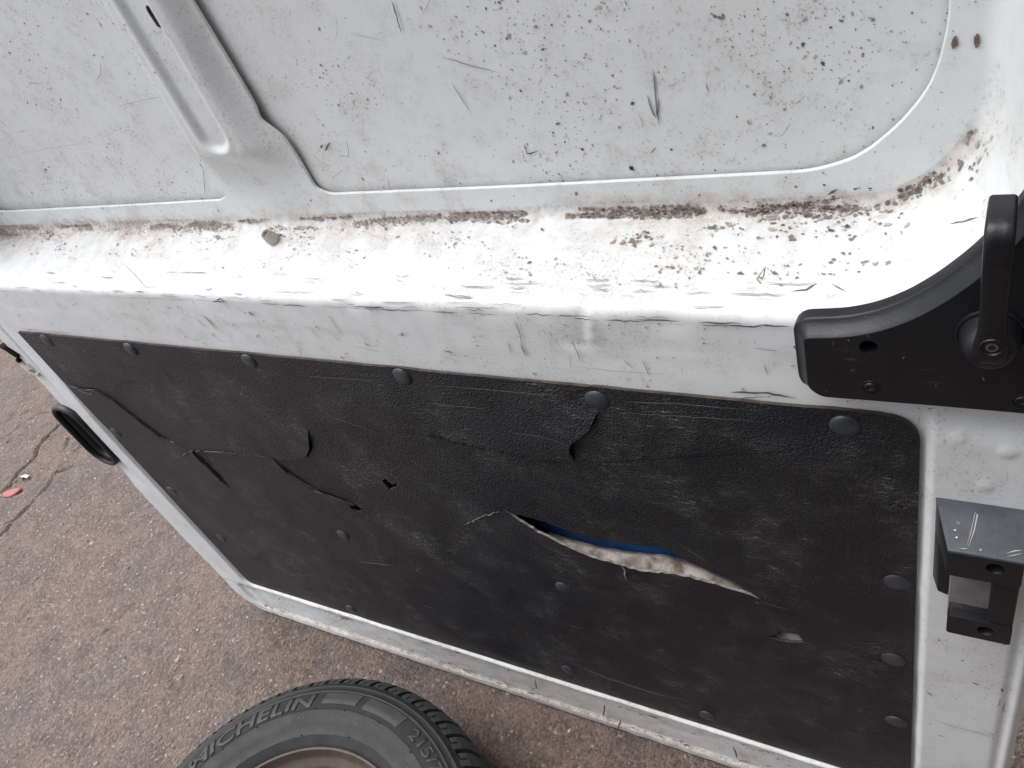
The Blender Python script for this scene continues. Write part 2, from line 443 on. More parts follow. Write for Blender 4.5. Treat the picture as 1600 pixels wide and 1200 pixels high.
# --- frame face outside the lip (upper border of the door)
outer = rrect(XL, XR, .885, ZT, .0012)
last = path(sec[-1][0]); rs = []; NR = 18
for k in range(NR + 1):
    t = k / NR; p = last * (1 - t) + outer * t; rs.append(np.c_[p[:, 0], np.zeros(len(p)), p[:, 1]])
edge_y = outer
rs.append(np.c_[outer[:, 0], np.full(len(outer), .106), outer[:, 1]])
V = np.concatenate(rs); n0 = len(last)
fr = V[:-n0]; fr[:, 1] += dents(fr[:, 0], fr[:, 2]) * sstep(.886, .90, fr[:, 2]) * 1.0
FF = [f for f in grid_faces(len(rs), n0, True)]
nbot = NPATH['nb']
FF = [f for f in FF if not (f[0] // n0 == NR and (f[0] % n0) < nbot)]         # no wall along the seam with the lower face
D(mesh_obj('frame_face', V, FF, PAINT, attrs={'grime': np.full(len(V), .05)}, angle=40))
# --- lower face: pressed steel around the trim panel, with ledge, bottom channel and edge flanges
PX0, PX1, PZ0, PZ1 = -1.327, -.037, .132, .848
lx = np.unique(np.concatenate([np.arange(XL, -1.30, .0022), np.arange(-1.30, -.08, .0040), np.arange(-.08, XR, .0022), [XR]]))
lz = np.unique(np.concatenate([np.arange(ZB, .16, .0022), np.arange(.16, .80, .0045), np.arange(.80, .885, .0030), [.885]]))
lx = lx[np.concatenate([[True], np.diff(lx) > 5e-4])]; lz = lz[np.concatenate([[True], np.diff(lz) > 5e-4])]; lx[-1] = XR; lz[-1] = .885
LX, LZ = np.meshgrid(lx, lz); a = LX.ravel(); b = LZ.ravel()
s = srrect(a, b, PX0, PX1, PZ0, 1.3, .022)
stepm = sstep(-.001, .009, s)                                          # 0 inside the panel bay, 1 on the frame
s2 = np.where(a > -.06, sstep(-.001, .008, s), stepm)
fade = np.where(a < -1.2, 1 - sstep(.60, .86, b), 1 - sstep(.825, .862, b))
h = -.0085 * s2 * fade
ch = srrect(a, b, -1.374, .030, .026, .1185, .022)                      # channel along the bottom
h += .0062 * sstep(.004, -.006, ch)
lf = sstep(-1.371, -1.381, a) * sstep(.425, .50, b)                     # flange along the hinge edge
h += .0055 * fade * lf
h += .004 * np.exp(-((a + 1.378) / .003) ** 2) * sstep(.425, .5, b)
h += .006 * sstep(.052, .061, a) ** 2                                   # rounded outer edge at the latch side
h += .0035 * np.exp(-((a - .047) / .004) ** 2)
h += .0015 * sstep(-1.416, -1.42, a)
h += .006 * sstep(.010, .002, b) ** 2
for (p, r, am) in (((1500, 672), .0058, .0011), ((1575, 693), .0058, .0012), ((1541, 745), .0058, .0011)):
    c = U2([p])[0]; h -= am * sstep(1.15, .75, np.hypot(a - c[0], b - c[1]) / r)
h += (fbm(a * 7, b * 7, 3) - .5) * .0018 * sstep(.885, .86, b)
# bottom channel is battered
h += (fbm(a * 40, b * 40 + 7, 3) - .5) * .0022 * sstep(.14, .10, b)
rc = .085
xl = np.where(b < rc, rc - np.sqrt(np.maximum(rc ** 2 - (rc - b) ** 2, 0)), 0)
a2 = a + xl * sstep(-1.28, -1.42, a)
V = np.c_[a2, h, b]
gri = .05 + .35 * np.exp(-(np.abs(b - .122) / .008) ** 2) + .30 * np.exp(-(np.abs(b - .026) / .008) ** 2) + .14 * sstep(.13, .1, b)
nl = len(lx); nz = len(lz); F = []
hole = (a > -1.30) & (a < -.062) & (b > .158) & (b < .820)
for f in grid_faces(nz, nl):
    if not hole[list(f)].all(): F.append(f)
V = list(map(tuple, V)); base = len(V)
border = [i * nl for i in range(nz)][::-1] + list(range(nl)) + [i * nl + nl - 1 for i in range(nz)]
for i in border: p = V[i]; V.append((p[0], .106, p[2]))
for k in range(len(border) - 1): F.append((border[k], base + k, base + k + 1, border[k + 1]) if k else (border[k], base + k, base + k + 1, border[k + 1]))
gri = np.concatenate([gri, np.full(len(border), .1)])
D(mesh_obj('lower_face', V, F, PAINT, attrs={'grime': gri}, angle=50))
# --- upper recessed panel with two openings and a hat-section rib
op_r = U2([(400, 163), (410, 183), (425, 197), (443, 213), (456, 231), (467, 250), (477, 269), (487, 287), (494, 295), (503, 300), (512, 303), (523, 304.5)], RD)
op_r = smooth_line(op_r)
right_open = [(-.675, 1.72), (-.675, 1.219)] + op_r + [(-.398, 1.0), (-.22, 1.0)] + smooth_line([(-.161, 1.0)] + U2([(1267, 268), (1323, 253), (1355, 237), (1380, 218), (1405, 196), (1427, 172), (1444, 150), (1457, 128), (1469, 98), (1477, 67), (1485, 20)], RD) + [(-.037, 1.16)]) + [(-.037, 1.22), (-.037, 1.66), (-.05, 1.70), (-.09, 1.72)]
op_l = U2([(343, 314), (349, 311), (352, 306), (351, 299), (348, 289), (338, 272), (322, 247), (313, 230), (310, 220), (309, 207), (306, 199), (297, 192), (287, 187), (260, 150)], RD)
op_l = smooth_line(op_l)
left_open = [(-1.352, 1.70), (-1.352, 1.035), (-1.348, 1.015), (-1.335, 1.004), (-1.31, 1.0015), (-.95, 1.0015)] + op_l + [(-.80, 1.232), (-.80, 1.70), (-.81, 1.72), (-1.33, 1.72)]
right_open = resample(right_open + [right_open[0]], .004)[:-1]; left_open = resample(left_open + [left_open[0]], .004)[:-1]
def rib_y(x, z):
    up = sstep(1.020, 1.075, z)
    wob = sstep(1.16, 1.03, z)
    m = sstep(-.800 - .006 * wob, -.772, x) * (1 - .86 * sstep(-.704, -.672 + .03 * wob, x)) * (1 - sstep(-.63, -.58, x)) * up
    bead = srrect(x, z, -.752, -.716, 1.076, 1.9, .017)
    y = RD - .020 * m + .0055 * sstep(.004, -.003, bead) - .0012 * np.exp(-((bead - .006) / .003) ** 2) * up
    return y
inner_path = path(sec[0][0])
pts = [tuple(p) for p in inner_path]; edges = [(i, (i + 1) % len(pts)) for i in range(len(pts))]
for poly in (right_open, left_open):
    k = len(pts); pts += [tuple(p) for p in poly]; edges += [(k + i, k + (i + 1) % len(poly)) for i in range(len(poly))]
slot = [tuple(U(240 + dx, 27 + dy, .086)[[0, 2]]) for dx, dy in ((-12, -17), (-9, -19), (-5, -17), (14, 8), (15, 14), (11, 16), (6, 14), (-9, -9))]
k = len(pts); pts += slot; edges += [(k + i, k + (i + 1) % len(slot)) for i in range(len(slot))]
X1, Z1 = np.meshgrid(np.arange(-.83, -.60, .0028), np.arange(.985, 1.40, .0028)); gxp = X1.ravel(); gzp = Z1.ravel()
X2, Z2 = np.meshgrid(np.arange(-1.38, -.02, .011), np.arange(.98, 1.76, .011)); gxp = np.concatenate([gxp, X2.ravel()]); gzp = np.concatenate([gzp, Z2.ravel()])
ok = pip(gxp, gzp, inner_path) & ~pip(gxp, gzp, right_open) & ~pip(gxp, gzp, left_open) & ~pip(gxp, gzp, slot)
pts += list(zip(gxp[ok], gzp[ok]))
def cdt(pts, edges, keep):
    vo, eo, fo, _, _, _ = delaunay_2d_cdt([Vector((float(p[0]), float(p[1]))) for p in pts], edges, [], 0, 1e-6)
    vo = np.array([(v[0], v[1]) for v in vo]); fo = np.array([f for f in fo if len(f) == 3])
    c = vo[fo].mean(1); m = keep(c[:, 0], c[:, 1]); return vo, fo[m]
vo, fo = cdt(pts, edges, lambda x, z: pip(x, z, inner_path) & ~pip(x, z, right_open) & ~pip(x, z, left_open) & ~pip(x, z, slot))
V = np.c_[vo[:, 0], rib_y(vo[:, 0], vo[:, 1]), vo[:, 1]]
gri = .12 + .75 * np.exp(-(np.maximum(vo[:, 1] - .967, 0) / .020) ** 2) * (.5 + .9 * fbm(vo[:, 0] * 7 + 3, vo[:, 1] * 4, 3)) * (vo[:, 1] < 1.1)
D(mesh_obj('window_panel', V, fo[:, ::-1] if False else fo, PAINT, attrs={'grime': gri * .6}))
# rolled flanges along the openings
for poly in (right_open, left_open):
    p = np.array(poly); y = rib_y(p[:, 0], p[:, 1])
    q = np.roll(p, -1, 0) - np.roll(p, 1, 0); q /= np.linalg.norm(q, axis=1)[:, None]; nn = np.c_[q[:, 1], -q[:, 0]]
    area = 0.5 * np.sum(p[:, 0] * np.roll(p[:, 1], -1) - np.roll(p[:, 0], -1) * p[:, 1]); nn = -nn * np.sign(area)
    rr = []
    for dd, dy in ((0, 0), (.0006, .0003), (.0011, .0011), (.0013, .0030)):
        rr.append(np.c_[p[:, 0] + nn[:, 0] * dd, y + dy, p[:, 1] + nn[:, 1] * dd])
    D(mesh_obj('opening_flange', np.concatenate(rr), grid_faces(4, len(p), True), PAINT, attrs={'grime': np.full(4 * len(p), .08)}))
# outer skin seen through the openings
def sk(x, z): return .1085 - .0035 * np.cos((x + .35) * 2.2) * np.cos((z - 1.3) * 2.0) + (fbm(x * 4, z * 4, 3) - .5) * .003
X3, Z3 = np.meshgrid(np.linspace(XL + .001, XR - .001, 190), np.linspace(ZB + .03, ZT - .001, 190)); a = X3.ravel(); b = Z3.ravel()
gri = .10 + .28 * sstep(1.06, 1.0, b) * fbm(a * 5, b * 5, 3) * 1.4
D(mesh_obj('outer_skin', np.c_[a, sk(a, b), b], grid_faces(190, 190), PAINT, attrs={'grime': gri * .6}))

# ------------------------------------------------------------------ torn trim panel
trim_out = rounded([(-1.3245, .8475), (-1.3245, .1325), (-.0395, .1325), (-.0395, .8475)], [.004, .02, .012, .030], 8)
YP = -.0045
def slit(line, w, tip0=0.05, tip1=0.05):
    L = np.array(resample(U2(line, YP), .004)); n = len(L)
    t = np.gradient(L, axis=0); t /= np.linalg.norm(t, axis=1)[:, None] + 1e-9; nn = np.c_[-t[:, 1], t[:, 0]]
    u = np.linspace(0, 1, n); ww = w * np.clip(np.minimum(u / .18 + tip0, (1 - u) / .18 + tip1), 0.03, 1) * (.7 + .6 * fbm(L[:, 0] * 90, L[:, 1] * 90, 2))
    nn = nn * ww[:, None] / 2
    return np.concatenate([L + nn, (L - nn)[::-1]]), L
CR = [  # line in the photograph, width, lift side, lift amount, reach
    ([(104, 601), (125, 606), (148, 607), (178, 625), (215, 655), (250, 683), (275, 695), (297, 702)], .0020, -1, .0028, .05),
    ([(258, 714), (280, 712), (297, 703), (340, 702), (400, 708), (425, 712)], .0016, 1, .003, .03),
    ([(297, 704), (325, 728), (340, 742), (357, 758)], .0018, -1, .004, .03),
    ([(425, 713), (455, 715), (480, 714), (487, 700), (486, 688), (482, 672)], .0018, 1, .0045, .05),
    ([(425, 713), (450, 738), (490, 765), (535, 780), (552, 788), (566, 797)], .0018, -1, .003, .04),
    ([(936, 640), (925, 665), (905, 681), (894, 692), (893, 703), (898, 719)], .0016, -1, .006, .04),
    ([(898, 720), (870, 718), (840, 713), (800, 703), (740, 691), (690, 682)], .0012, -1, .005, .05),
    ([(905, 613), (925, 603.5), (960, 603)], .0012, 1, .002, .02),
    ([(725, 818), (740, 812), (757, 803), (785, 795)], .0016, 1, .002, .02),
    ([(1188, 935), (1196, 943), (1203, 952)], .0014, 1, .002, .02),
    ([(980, 884), (978, 893), (984, 902)], .0030, 1, .003, .02),
    ([(560, 874), (590, 876), (622, 882)], .0016, 1, .002, .02),
    ([(400, 871), (408, 868), (416, 866)], .0026, 1, .002, .02),
    ([(500, 918), (522, 925), (545, 935)], .0014, 1, .002, .02),
    ([(673, 861), (685, 864), (700, 867)], .0014, 1, .002, .02),
    ([(138, 585), (143, 596), (149, 608)], .0018, 1, .001, .02),
]
slits = [slit(c[0], c[1]) for c in CR]
tear_up = [(785, 795), (812, 806), (840, 816.5), (870, 828), (905, 840.5), (950, 849.5), (1000, 857), (1037, 861), (1050, 868), (1075, 882), (1110, 895), (1150, 911), (1188, 935)]
tear_lo = [(1188, 937), (1160, 923), (1120, 908), (1080, 895), (1050, 891), (1010, 888), (985, 881), (960, 874), (925, 864), (880, 846), (840, 828), (812, 812), (796, 801)]
_tr = random.Random(5)
def rag(L, a_): return [L[0]] + [(p[0] + _tr.gauss(0, a_ * .5), p[1] + _tr.gauss(0, a_)) for p in L[1:-1]] + [L[-1]]
tear = rag(resample(U2(tear_up, YP), .005), .0007)[:-1] + rag(resample(U2(tear_lo, YP), .005), .0008)
gouges = [[(597, 752), (601, 748), (612, 757), (620, 756), (617, 762), (608, 766)],
          [(1200, 993), (1214, 990), (1216, 986), (1247, 989), (1257, 1002), (1240, 1003), (1222, 1000)],
          [(1394, 781), (1398, 779), (1403, 780), (1406, 783), (1400, 783)], [(1388, 789), (1395, 786), (1397, 790), (1390, 792)], [(1401, 790), (1408, 787), (1410, 792), (1404, 794)], [(1408, 792), (1415, 789), (1417, 793), (1410, 796)],
          [(546, 788), (556, 790), (566, 797), (560, 800), (551, 795)], [(466, 553), (470, 552), (469, 559), (465, 557)], [(1137, 620), (1142, 619), (1145, 624), (1138, 625)]]
gouges = [U2(g, YP) for g in gouges]
pts = []; edges = []
def loop(poly):
    k = len(pts); pts.extend([tuple(p) for p in poly]); n = len(poly)
    edges.extend([(k + i, k + (i + 1) % n) for i in range(n)])
tout = resample(list(trim_out) + [trim_out[0]], .008)[:-1]
# slightly uneven cut along the top
tout = [(x, z + (.0012 * (fbm(np.array([x * 30.0]), np.array([1.0]))[0] - .5) if z > .84 else 0)) for x, z in tout]
loop(tout); loop(tear)
for g in gouges: loop(g)
for sp, _ in slits: loop(sp)
X4, Z4 = np.meshgrid(np.arange(-1.32, -.04, .0062), np.arange(.137, .845, .0062)); a = X4.ravel() + rng.uniform(-.001, .001, X4.size); b = Z4.ravel() + rng.uniform(-.001, .001, X4.size)
pts += list(zip(a, b))
def keep_trim(x, z):
    m = pip(x, z, tout) & ~pip(x, z, tear)
    for g in gouges: m &= ~pip(x, z, g)
    for sp, _ in slits: m &= ~pip(x, z, sp)
    return m
vo, fo = cdt(pts, edges, keep_trim)
used = np.unique(fo); remap = np.full(len(vo), -1); remap[used] = np.arange(len(used)); vo = vo[used]; fo = remap[fo]
x, z = vo[:, 0], vo[:, 1]
dedge = -srrect(x, z, -1.3245, -.0395, .1325, .8475, .02)
lift = (fbm(x * 5, z * 5, 3) - .5) * .010 * sstep(0, .08, dedge)
lift += (fbm(x * 16 + 4, z * 16, 3) - .5) * .0035 * sstep(0, .05, dedge)
for (ln, w, sd_, am, reach), (_, L) in zip(CR, slits):
    d, sde, frc = pdist(x, z, L)
    env = np.exp(-(d / reach) ** 1.3) * np.clip(np.minimum(frc, 1 - frc) * 5 + .15, 0, 1)
    lift -= am * env * (sde == sd_) - am * .35 * env * (sde == -sd_)
dt, st_, ft = pdist(x, z, U2(tear_lo, YP)); below = (z < np.interp(x, [p[0] for p in U2(tear_lo, YP)][::-1], [p[1] for p in U2(tear_lo, YP)][::-1]) + .0016)
envt = np.exp(-(dt / .06) ** 1.4) * np.clip(np.minimum(ft, 1 - ft) * 4, 0, 1)
dup_, _, _ = pdist(x, z, U2(tear_up, YP))
below = np.where(np.minimum(dt, dup_) < .012, dt < dup_, below)
lift -= np.where(below, .006, -.004) * envt
buttons_px = [(72, 533), (203, 547), (388, 566), (627, 590), (932, 627), (1320, 668), (180, 677), (268, 768), (345, 842), (535, 837), (880, 920), (548, 953), (1402, 913), (1395, 1033), (1400, 1130), (887, 1048), (1105, 1120)]
bxy = U2(buttons_px, YP)
for bx_, bz_ in bxy:
    d = np.hypot(x - bx_, z - bz_); lift = lift * (1 - .85 * np.exp(-(d / .03) ** 2)) + .0022 * np.exp(-(d / .022) ** 2)
yv = np.minimum(YP + lift, -.002 + .02 * sstep(0.02, .05, dedge))
n = len(vo)
TH = .0032
V = np.concatenate([np.c_[x, yv, z], np.c_[x, yv + TH, z]])
F = [tuple(f) for f in fo] + [tuple(f[::-1] + n) for f in fo]
# side walls of the sheet and of every crack
ec = {}
for f in fo:
    for i in range(3):
        e = (f[i], f[(i + 1) % 3]); ec[e] = ec.get(e, 0) + 1
walls = [(i, j) for (i, j) in ec if (j, i) not in ec]
me_faces = list(F)
trim = mesh_obj('trim_panel', V, F, TRIM)
D(trim); trim['label'] = 'cracked black vinyl trim panel with a long open tear'
def T(o): return place(o, trim)
def wall_mesh(name, sel, mat):
    v = []; f = []
    for (i, j) in sel:
        k = len(v); v += [(x[i], yv[i], z[i]), (x[j], yv[j], z[j]), (x[j], yv[j] + TH, z[j]), (x[i], yv[i] + TH, z[i])]; f.append((k, k + 3, k + 2, k + 1))
    return mesh_obj(name, v, f, mat, smooth=False)
on_out = lambda i: abs(srrect(np.array([x[i]]), np.array([z[i]]), -1.3245, -.0395, .1325, .8475, .004)[0]) < .012
wo_ = [e for e in walls if on_out(e[0]) and on_out(e[1])]; wi_ = [e for e in walls if not (on_out(e[0]) and on_out(e[1]))]
tl_ = np.array(U2(tear_up + tear_lo, YP)); dte, _, _ = pdist(x, z, tl_)
T(wall_mesh('trim_hem', wo_, HEM)); T(wall_mesh('torn_edge', [e for e in wi_ if dte[e[0]] < .002], TORN)); T(wall_mesh('crack_edges', [e for e in wi_ if dte[e[0]] >= .002], CRACKED))
# push-in buttons
def button(r):
    prof = [(r, .0), (r * 1.0, .0014), (r * .93, .0028), (r * .80, .0040), (r * .60, .0049), (r * .35, .0055), (.0001, .0057)]
    return revolve(prof, 28, axis='Y')
bv, bf = button(.0125)
bme = None
for i, (bx_, bz_) in enumerate(bxy):
    k = int(np.argmin(np.hypot(x - bx_, z - bz_)))
    if bme is None:
        o = mesh_obj('trim_button', bv, bf, BUTTON); bme = o.data
    else:
        o = bpy.data.objects.new('trim_button', bme); COL.objects.link(o)
    T(o); o.location = Vector(o.location) + Vector((bx_, yv[k] + .0006, bz_))
    o.rotation_euler = (random.uniform(-.07, .07), random.uniform(0, 6), random.uniform(-.07, .07)); o.scale = (1, random.uniform(.75, 1.1) if i < 6 else random.uniform(.6, .8), 1)
# blue film in the cavity and the grey backing bulging out of the tear
A, B = U(780, 760, .03), U(1120, 930, .03)
X5, Z5 = np.meshgrid(np.linspace(-.60, -.17, 60), np.linspace(.44, .72, 40)); a = X5.ravel(); b = Z5.ravel()
D(mesh_obj('blue_film', np.c_[a, .020 + (fbm(a * 12, b * 12, 3) - .5) * .02, b], grid_faces(40, 60), FILM))
back_lo = [(1186, 937), (1160, 925), (1120, 911), (1080, 898), (1050, 894), (1010, 891), (985, 884), (960, 877), (925, 867), (895, 856), (870, 847), (850, 838)]
back_hi = [(1184, 931), (1150, 913), (1110, 896), (1078, 884), (1052, 874), (1030, 868), (985, 866), (955, 861), (925, 856), (895, 848), (870, 841), (850, 835)]
rowsV = []; NB = 60
def along(line, Yv):
    L = np.array([U(p[0], p[1], Yv) for p in line]); s_ = np.linspace(0, 1, len(L)); q = np.linspace(0, 1, NB)
    return np.c_[np.interp(q, s_, L[:, 0]), np.interp(q, s_, L[:, 1]), np.interp(q, s_, L[:, 2])]
lo = along(back_lo, -.0045) + np.array([0, .0, -.010]); hi = along(back_hi, .008)
for k in range(10):
    t = k / 9; r_ = lo * (1 - t) + hi * t
    r_[:, 1] += (fbm(r_[:, 0] * 60, r_[:, 2] * 60 + t, 3) - .5) * .003 * t
    rowsV.append(r_)
rowsV.append(hi + np.array([0, .012, -.012]))
T(mesh_obj('torn_backing', np.concatenate(rowsV), grid_faces(len(rowsV), NB), FOAM))
lo2 = [(1199, 994), (1214, 998), (1235, 1005), (1259, 1004)]; hi2 = [(1212, 990), (1220, 985), (1236, 985), (1250, 990)]
NB = 14; r1 = along(lo2, -.001); r2 = along(hi2, .008)
T(mesh_obj('torn_backing', np.concatenate([r1 * (1 - t) + r2 * t for t in (0, .25, .5, .75, 1)]), grid_faces(5, NB), mat_plain('grey_backing', (.40, .38, .35), (.24, .22, .20), .8, 90, .0008, 200, .2)))

# ------------------------------------------------------------------ latch cover with pull lever
YL = -.022
front = U2([(1256, 529), (1320, 528), (1373, 519), (1427, 500), (1480, 471), (1536, 431), (1585, 386), (1640, 322), (1690, 220), (1700, 120)], YL)
fr_b = U2([(1600, 646), (1450, 633), (1285, 620)], YL)
outline = front + [(.056, 1.16), (.056, fr_b[0][1] - .001)] + [fr_b[0], fr_b[1], fr_b[2]] + U2([(1264, 608)], YL)
outline = rounded(outline, [.004] + [.01] * 8 + [.004, .004, .004, .004, .004, .004, .006], 5)
o_ = np.array(outline); q = np.roll(o_, -1, 0) - np.roll(o_, 1, 0); q /= np.linalg.norm(q, axis=1)[:, None]; nn = np.c_[q[:, 1], -q[:, 0]]
if 0.5 * np.sum(o_[:, 0] * np.roll(o_[:, 1], -1) - np.roll(o_[:, 0], -1) * o_[:, 1]) < 0: nn = -nn
lower = nn[:, 1] < -.6
bw = np.where(lower, .25, 1.0)[:, None]
rr = []
for dd, y in ((.0098, -.0005), (.0100, -.0095), (.0094, -.0112), (.0084, -.0116), (.0050, -.0150), (.0022, -.0190), (.0006, -.0215), (0, YL)):
    rr.append(np.c_[o_[:, 0] + nn[:, 0] * dd * bw[:, 0], np.full(len(o_), y), o_[:, 1] + nn[:, 1] * dd * bw[:, 0]])
holes = [(U2([(1357, 543)], YL)[0], .0062)]
pts = []; edges = []
loop(o_)
circ = lambda c, r, n=24: [(c[0] + r * math.cos(2 * math.pi * k / n), c[1] + r * math.sin(2 * math.pi * k / n)) for k in range(n)]
for c, r in holes: loop(circ(c, r))
X6, Z6 = np.meshgrid(np.arange(-.125, .06, .004), np.arange(.86, 1.17, .004)); pts += list(zip(X6.ravel(), Z6.ravel()))
vo, fo = cdt(pts, edges, lambda a, b: pip(a, b, o_) & ~np.logical_or.reduce([pip(a, b, circ(c, r)) for c, r in holes]))
V = np.concatenate(rr); F = grid_faces(len(rr), len(o_), True); k = len(V)
V = np.concatenate([V, np.c_[vo[:, 0], np.full(len(vo), YL), vo[:, 1]]]); F += [tuple(f + k) for f in fo]
latch = D(mesh_obj('latch_cover', V, F, PLASTIC, angle=55)); latch['label'] = 'black plastic latch cover with curved top edge'
def LC(o): return place(o, latch)
for c, r in holes:
    v, f = revolve([(r, .0), (r * .97, -.003), (r * .92, -.012), (.0001, -.012)], 24, (c[0], YL, c[1]), 'Y'); LC(mesh_obj('screw_hole', v, f, PLASTIC, angle=40))
def socket_screw(c, y, r, parent, place_fn):
    v, f = revolve([(r * 1.45, -.0004), (r * 1.40, .0006), (r * 1.22, .0007), (r * 1.15, -.0012), (r, -.0014), (r, .0004), (r * .86, .0012), (r * .50, .0012)], 26, (c[0], y, c[1]), 'Y')
    m = len(v); o = place_fn(mesh_obj('screw', v, f, parent, angle=35))
    hexv = []
    for rad, hh in ((r * .52, .0011), (r * .46, -.0014), (.0001, -.0014)):
        for k in range(12):
            aa = math.pi * 2 * k / 12; rr_ = rad * (1 if k % 2 == 0 else .78); hexv.append((c[0] + rr_ * math.cos(aa), y - hh, c[1] + rr_ * math.sin(aa)))
    h_ = mesh_obj('socket', hexv, grid_faces(3, 12, True), STEEL, smooth=False); place(h_, o)
socket_screw(U2([(1360, 605)], YL)[0], YL, .0046, PLASTIC, LC)
socket_screw(U2([(1597, 627)], YL)[0], YL, .0046, PLASTIC, LC)
# lever: domed boss, flat pull tab that bends back at its top
bc = (.0003, .952)
prof = [(.0205, -.001), (.0200, .002), (.0185, .0022), (.0182, .0006), (.0175, .004), (.0165, .011), (.0145, .017), (.011, .0205), (.006, .022), (.0001, .0222)]
v, f = revolve(prof, 48, (bc[0], YL, bc[1] - .002), 'Y')
lever = D(mesh_obj('pull_lever', v, f, PLASTIC, angle=50)); lever['label'] = 'black pull lever with round domed boss'
hw = .0072
cl = [(.9485, -.0450, .0045), (.9500, -.0462, .0072), (.9540, -.0472, .0090), (.9605, -.0476, .0094), (.967, -.0478, .0088), (.974, -.0478, .0077), (.984, -.0480, .0071), (1.0, -.0495, .0071), (1.020, -.0525, .0073), (1.036, -.0545, .0074), (1.0435, -.0545, .0074), (1.0490, -.0522, .0074), (1.0512, -.0475, .0073), (1.0512, -.036, .0072), (1.0505, -.022, .0070)]
rows = []
for (zz, yy, w) in cl:
    rows.append((zz, yy, w))
V = []; sec_n = 12
for i, (zz, yy, w) in enumerate(rows):
    p0 = rows[max(i - 1, 0)]; p1 = rows[min(i + 1, len(rows) - 1)]
    tz, ty = p1[0] - p0[0], p1[1] - p0[1]; L = math.hypot(tz, ty); tz /= L; ty /= L
    nz_, ny_ = ty, -tz                                              # outward normal of the strap
    th = .0042
    xc = .0008 + (zz - .97) * -.012
    for (sx, sn) in ((-1, -.9), (-1, -.1), (-.93, .65), (-.75, 1), (-.3, 1), (.3, 1), (.75, 1), (.93, .65), (1, -.1), (1, -.9), (.8, -1), (-.8, -1)):
        V.append((xc + sx * w, yy + ny_ * th / 2 * sn, zz + nz_ * th / 2 * sn))
F = grid_faces(len(rows), sec_n, True) + [tuple(range(sec_n))[::-1], tuple(range((len(rows) - 1) * sec_n, len(rows) * sec_n))]
tab = mesh_obj('pull_tab', V, F, PLASTIC, angle=50); place(tab, lever)
cs = U(1550, 543, -.0495)
v, f = revolve([(.0072, -.004), (.0071, .0006), (.0066, .0013), (.0056, .0013), (.0050, .0003), (.0049, -.0008), (.0001, -.0008)], 30, (cs[0], -.0492, cs[2]), 'Y')
place(mesh_obj('screw_seat', v, f, PLASTIC, angle=40), lever)
v, f = revolve([(.0039, -.001), (.0039, .0000), (.0034, .0007), (.0021, .0008), (.0019, -.0004), (.0001, -.0004)], 18, (cs[0], -.0492, cs[2]), 'Y')
place(mesh_obj('screw', v, f, STEEL, angle=40), lever)

# ------------------------------------------------------------------ guide block on the latch edge
block = empty('guide_block', (0, 0, 0), '', ''); del block['label']; del block['category']
block.parent = door; block.location = -Vector(door.location)
def GB(o):
    o.parent = block; return o
def hexa(name, c8, mat, bev=.0025):
    me = bpy.data.meshes.new(name); me.from_pydata([tuple(map(float, p)) for p in c8], [], [(0, 1, 2, 3), (7, 6, 5, 4), (0, 4, 5, 1), (1, 5, 6, 2), (2, 6, 7, 3), (3, 7, 4, 0)]); me.update()
    import bmesh
    bm = bmesh.new(); bm.from_mesh(me); bmesh.ops.recalc_face_normals(bm, faces=bm.faces)
    bmesh.ops.bevel(bm, geom=bm.edges[:], offset=bev, segments=3, profile=.6, affect='EDGES'); bm.to_mesh(me); bm.free()
    me.polygons.foreach_set('use_smooth', [True] * len(me.polygons)); me.set_sharp_from_angle(angle=math.radians(35))
    me.materials.append(mat); o = bpy.data.objects.new(name, me); COL.objects.link(o); return o
def quadbox(x0, x1, z0, z1, yf, yb, zt_back=None, zb_back=None):
    zt = z1 if zt_back is None else zt_back; zb = z0 if zb_back is None else zb_back
    return [(x0, yf, z0), (x1, yf, z0), (x1, yf, z1), (x0, yf, z1), (x0, yb, zb), (x1, yb, zb), (x1, yb, zt), (x0, yb, zt)]
YB = -.007
def holed(name, rect, yf, yb, c, r, mat):
    """plate with a real round hole and a floor inside it"""
    x0, x1, z0, z1 = rect; out = rounded([(x0, z0), (x1, z0), (x1, z1), (x0, z1)], .0035, 5); n = 28; ci = circ(c, r, n); ci2 = circ(c, r * .86, n)
    global pts, edges
    pts = []; edges = []; loop(out); loop(ci)
    vo_, fo_ = cdt(pts, edges, lambda p, q2: pip(p, q2, out) & ~pip(p, q2, ci))
    v = [(p[0], yf, p[1]) for p in vo_]; f = [tuple(t_) for t_ in fo_]
    m = len(out); k = len(v)
    v += [(p[0], yf, p[1]) for p in out] + [(p[0], yb, p[1]) for p in out]; f += [(k + i, k + (i + 1) % m, k + m + (i + 1) % m, k + m + i) for i in range(m)]
    k = len(v); v += [(p[0], yf, p[1]) for p in ci] + [(p[0], yf + .004, p[1]) for p in ci2] + [(p[0], yb - .001, p[1]) for p in ci2]
    f += [(k + j * n + i, k + j * n + (i + 1) % n, k + (j + 1) * n + (i + 1) % n, k + (j + 1) * n + i) for j in (0, 1) for i in range(n)] + [tuple(range(k + 2 * n, k + 3 * n))]
    return GB(mesh_obj(name, v, f, mat, angle=40))
XE = .0368
GB(hexa('top_block', quadbox(-.0135, XE, .722, .7535, -.0445, YB, .760, .722), BLOCKTOP, .002))
GB(hexa('top_plate', [(-.0139, -.0530, .7495), (XE + .0002, -.0530, .7495), (XE + .0002, -.0530, .7530), (-.0139, -.0530, .7530), (-.0268, YB, .7555), (XE + .0002, YB, .7555), (XE + .0002, YB, .7612), (-.0268, YB, .7612)], BLOCKTOP, .0012))
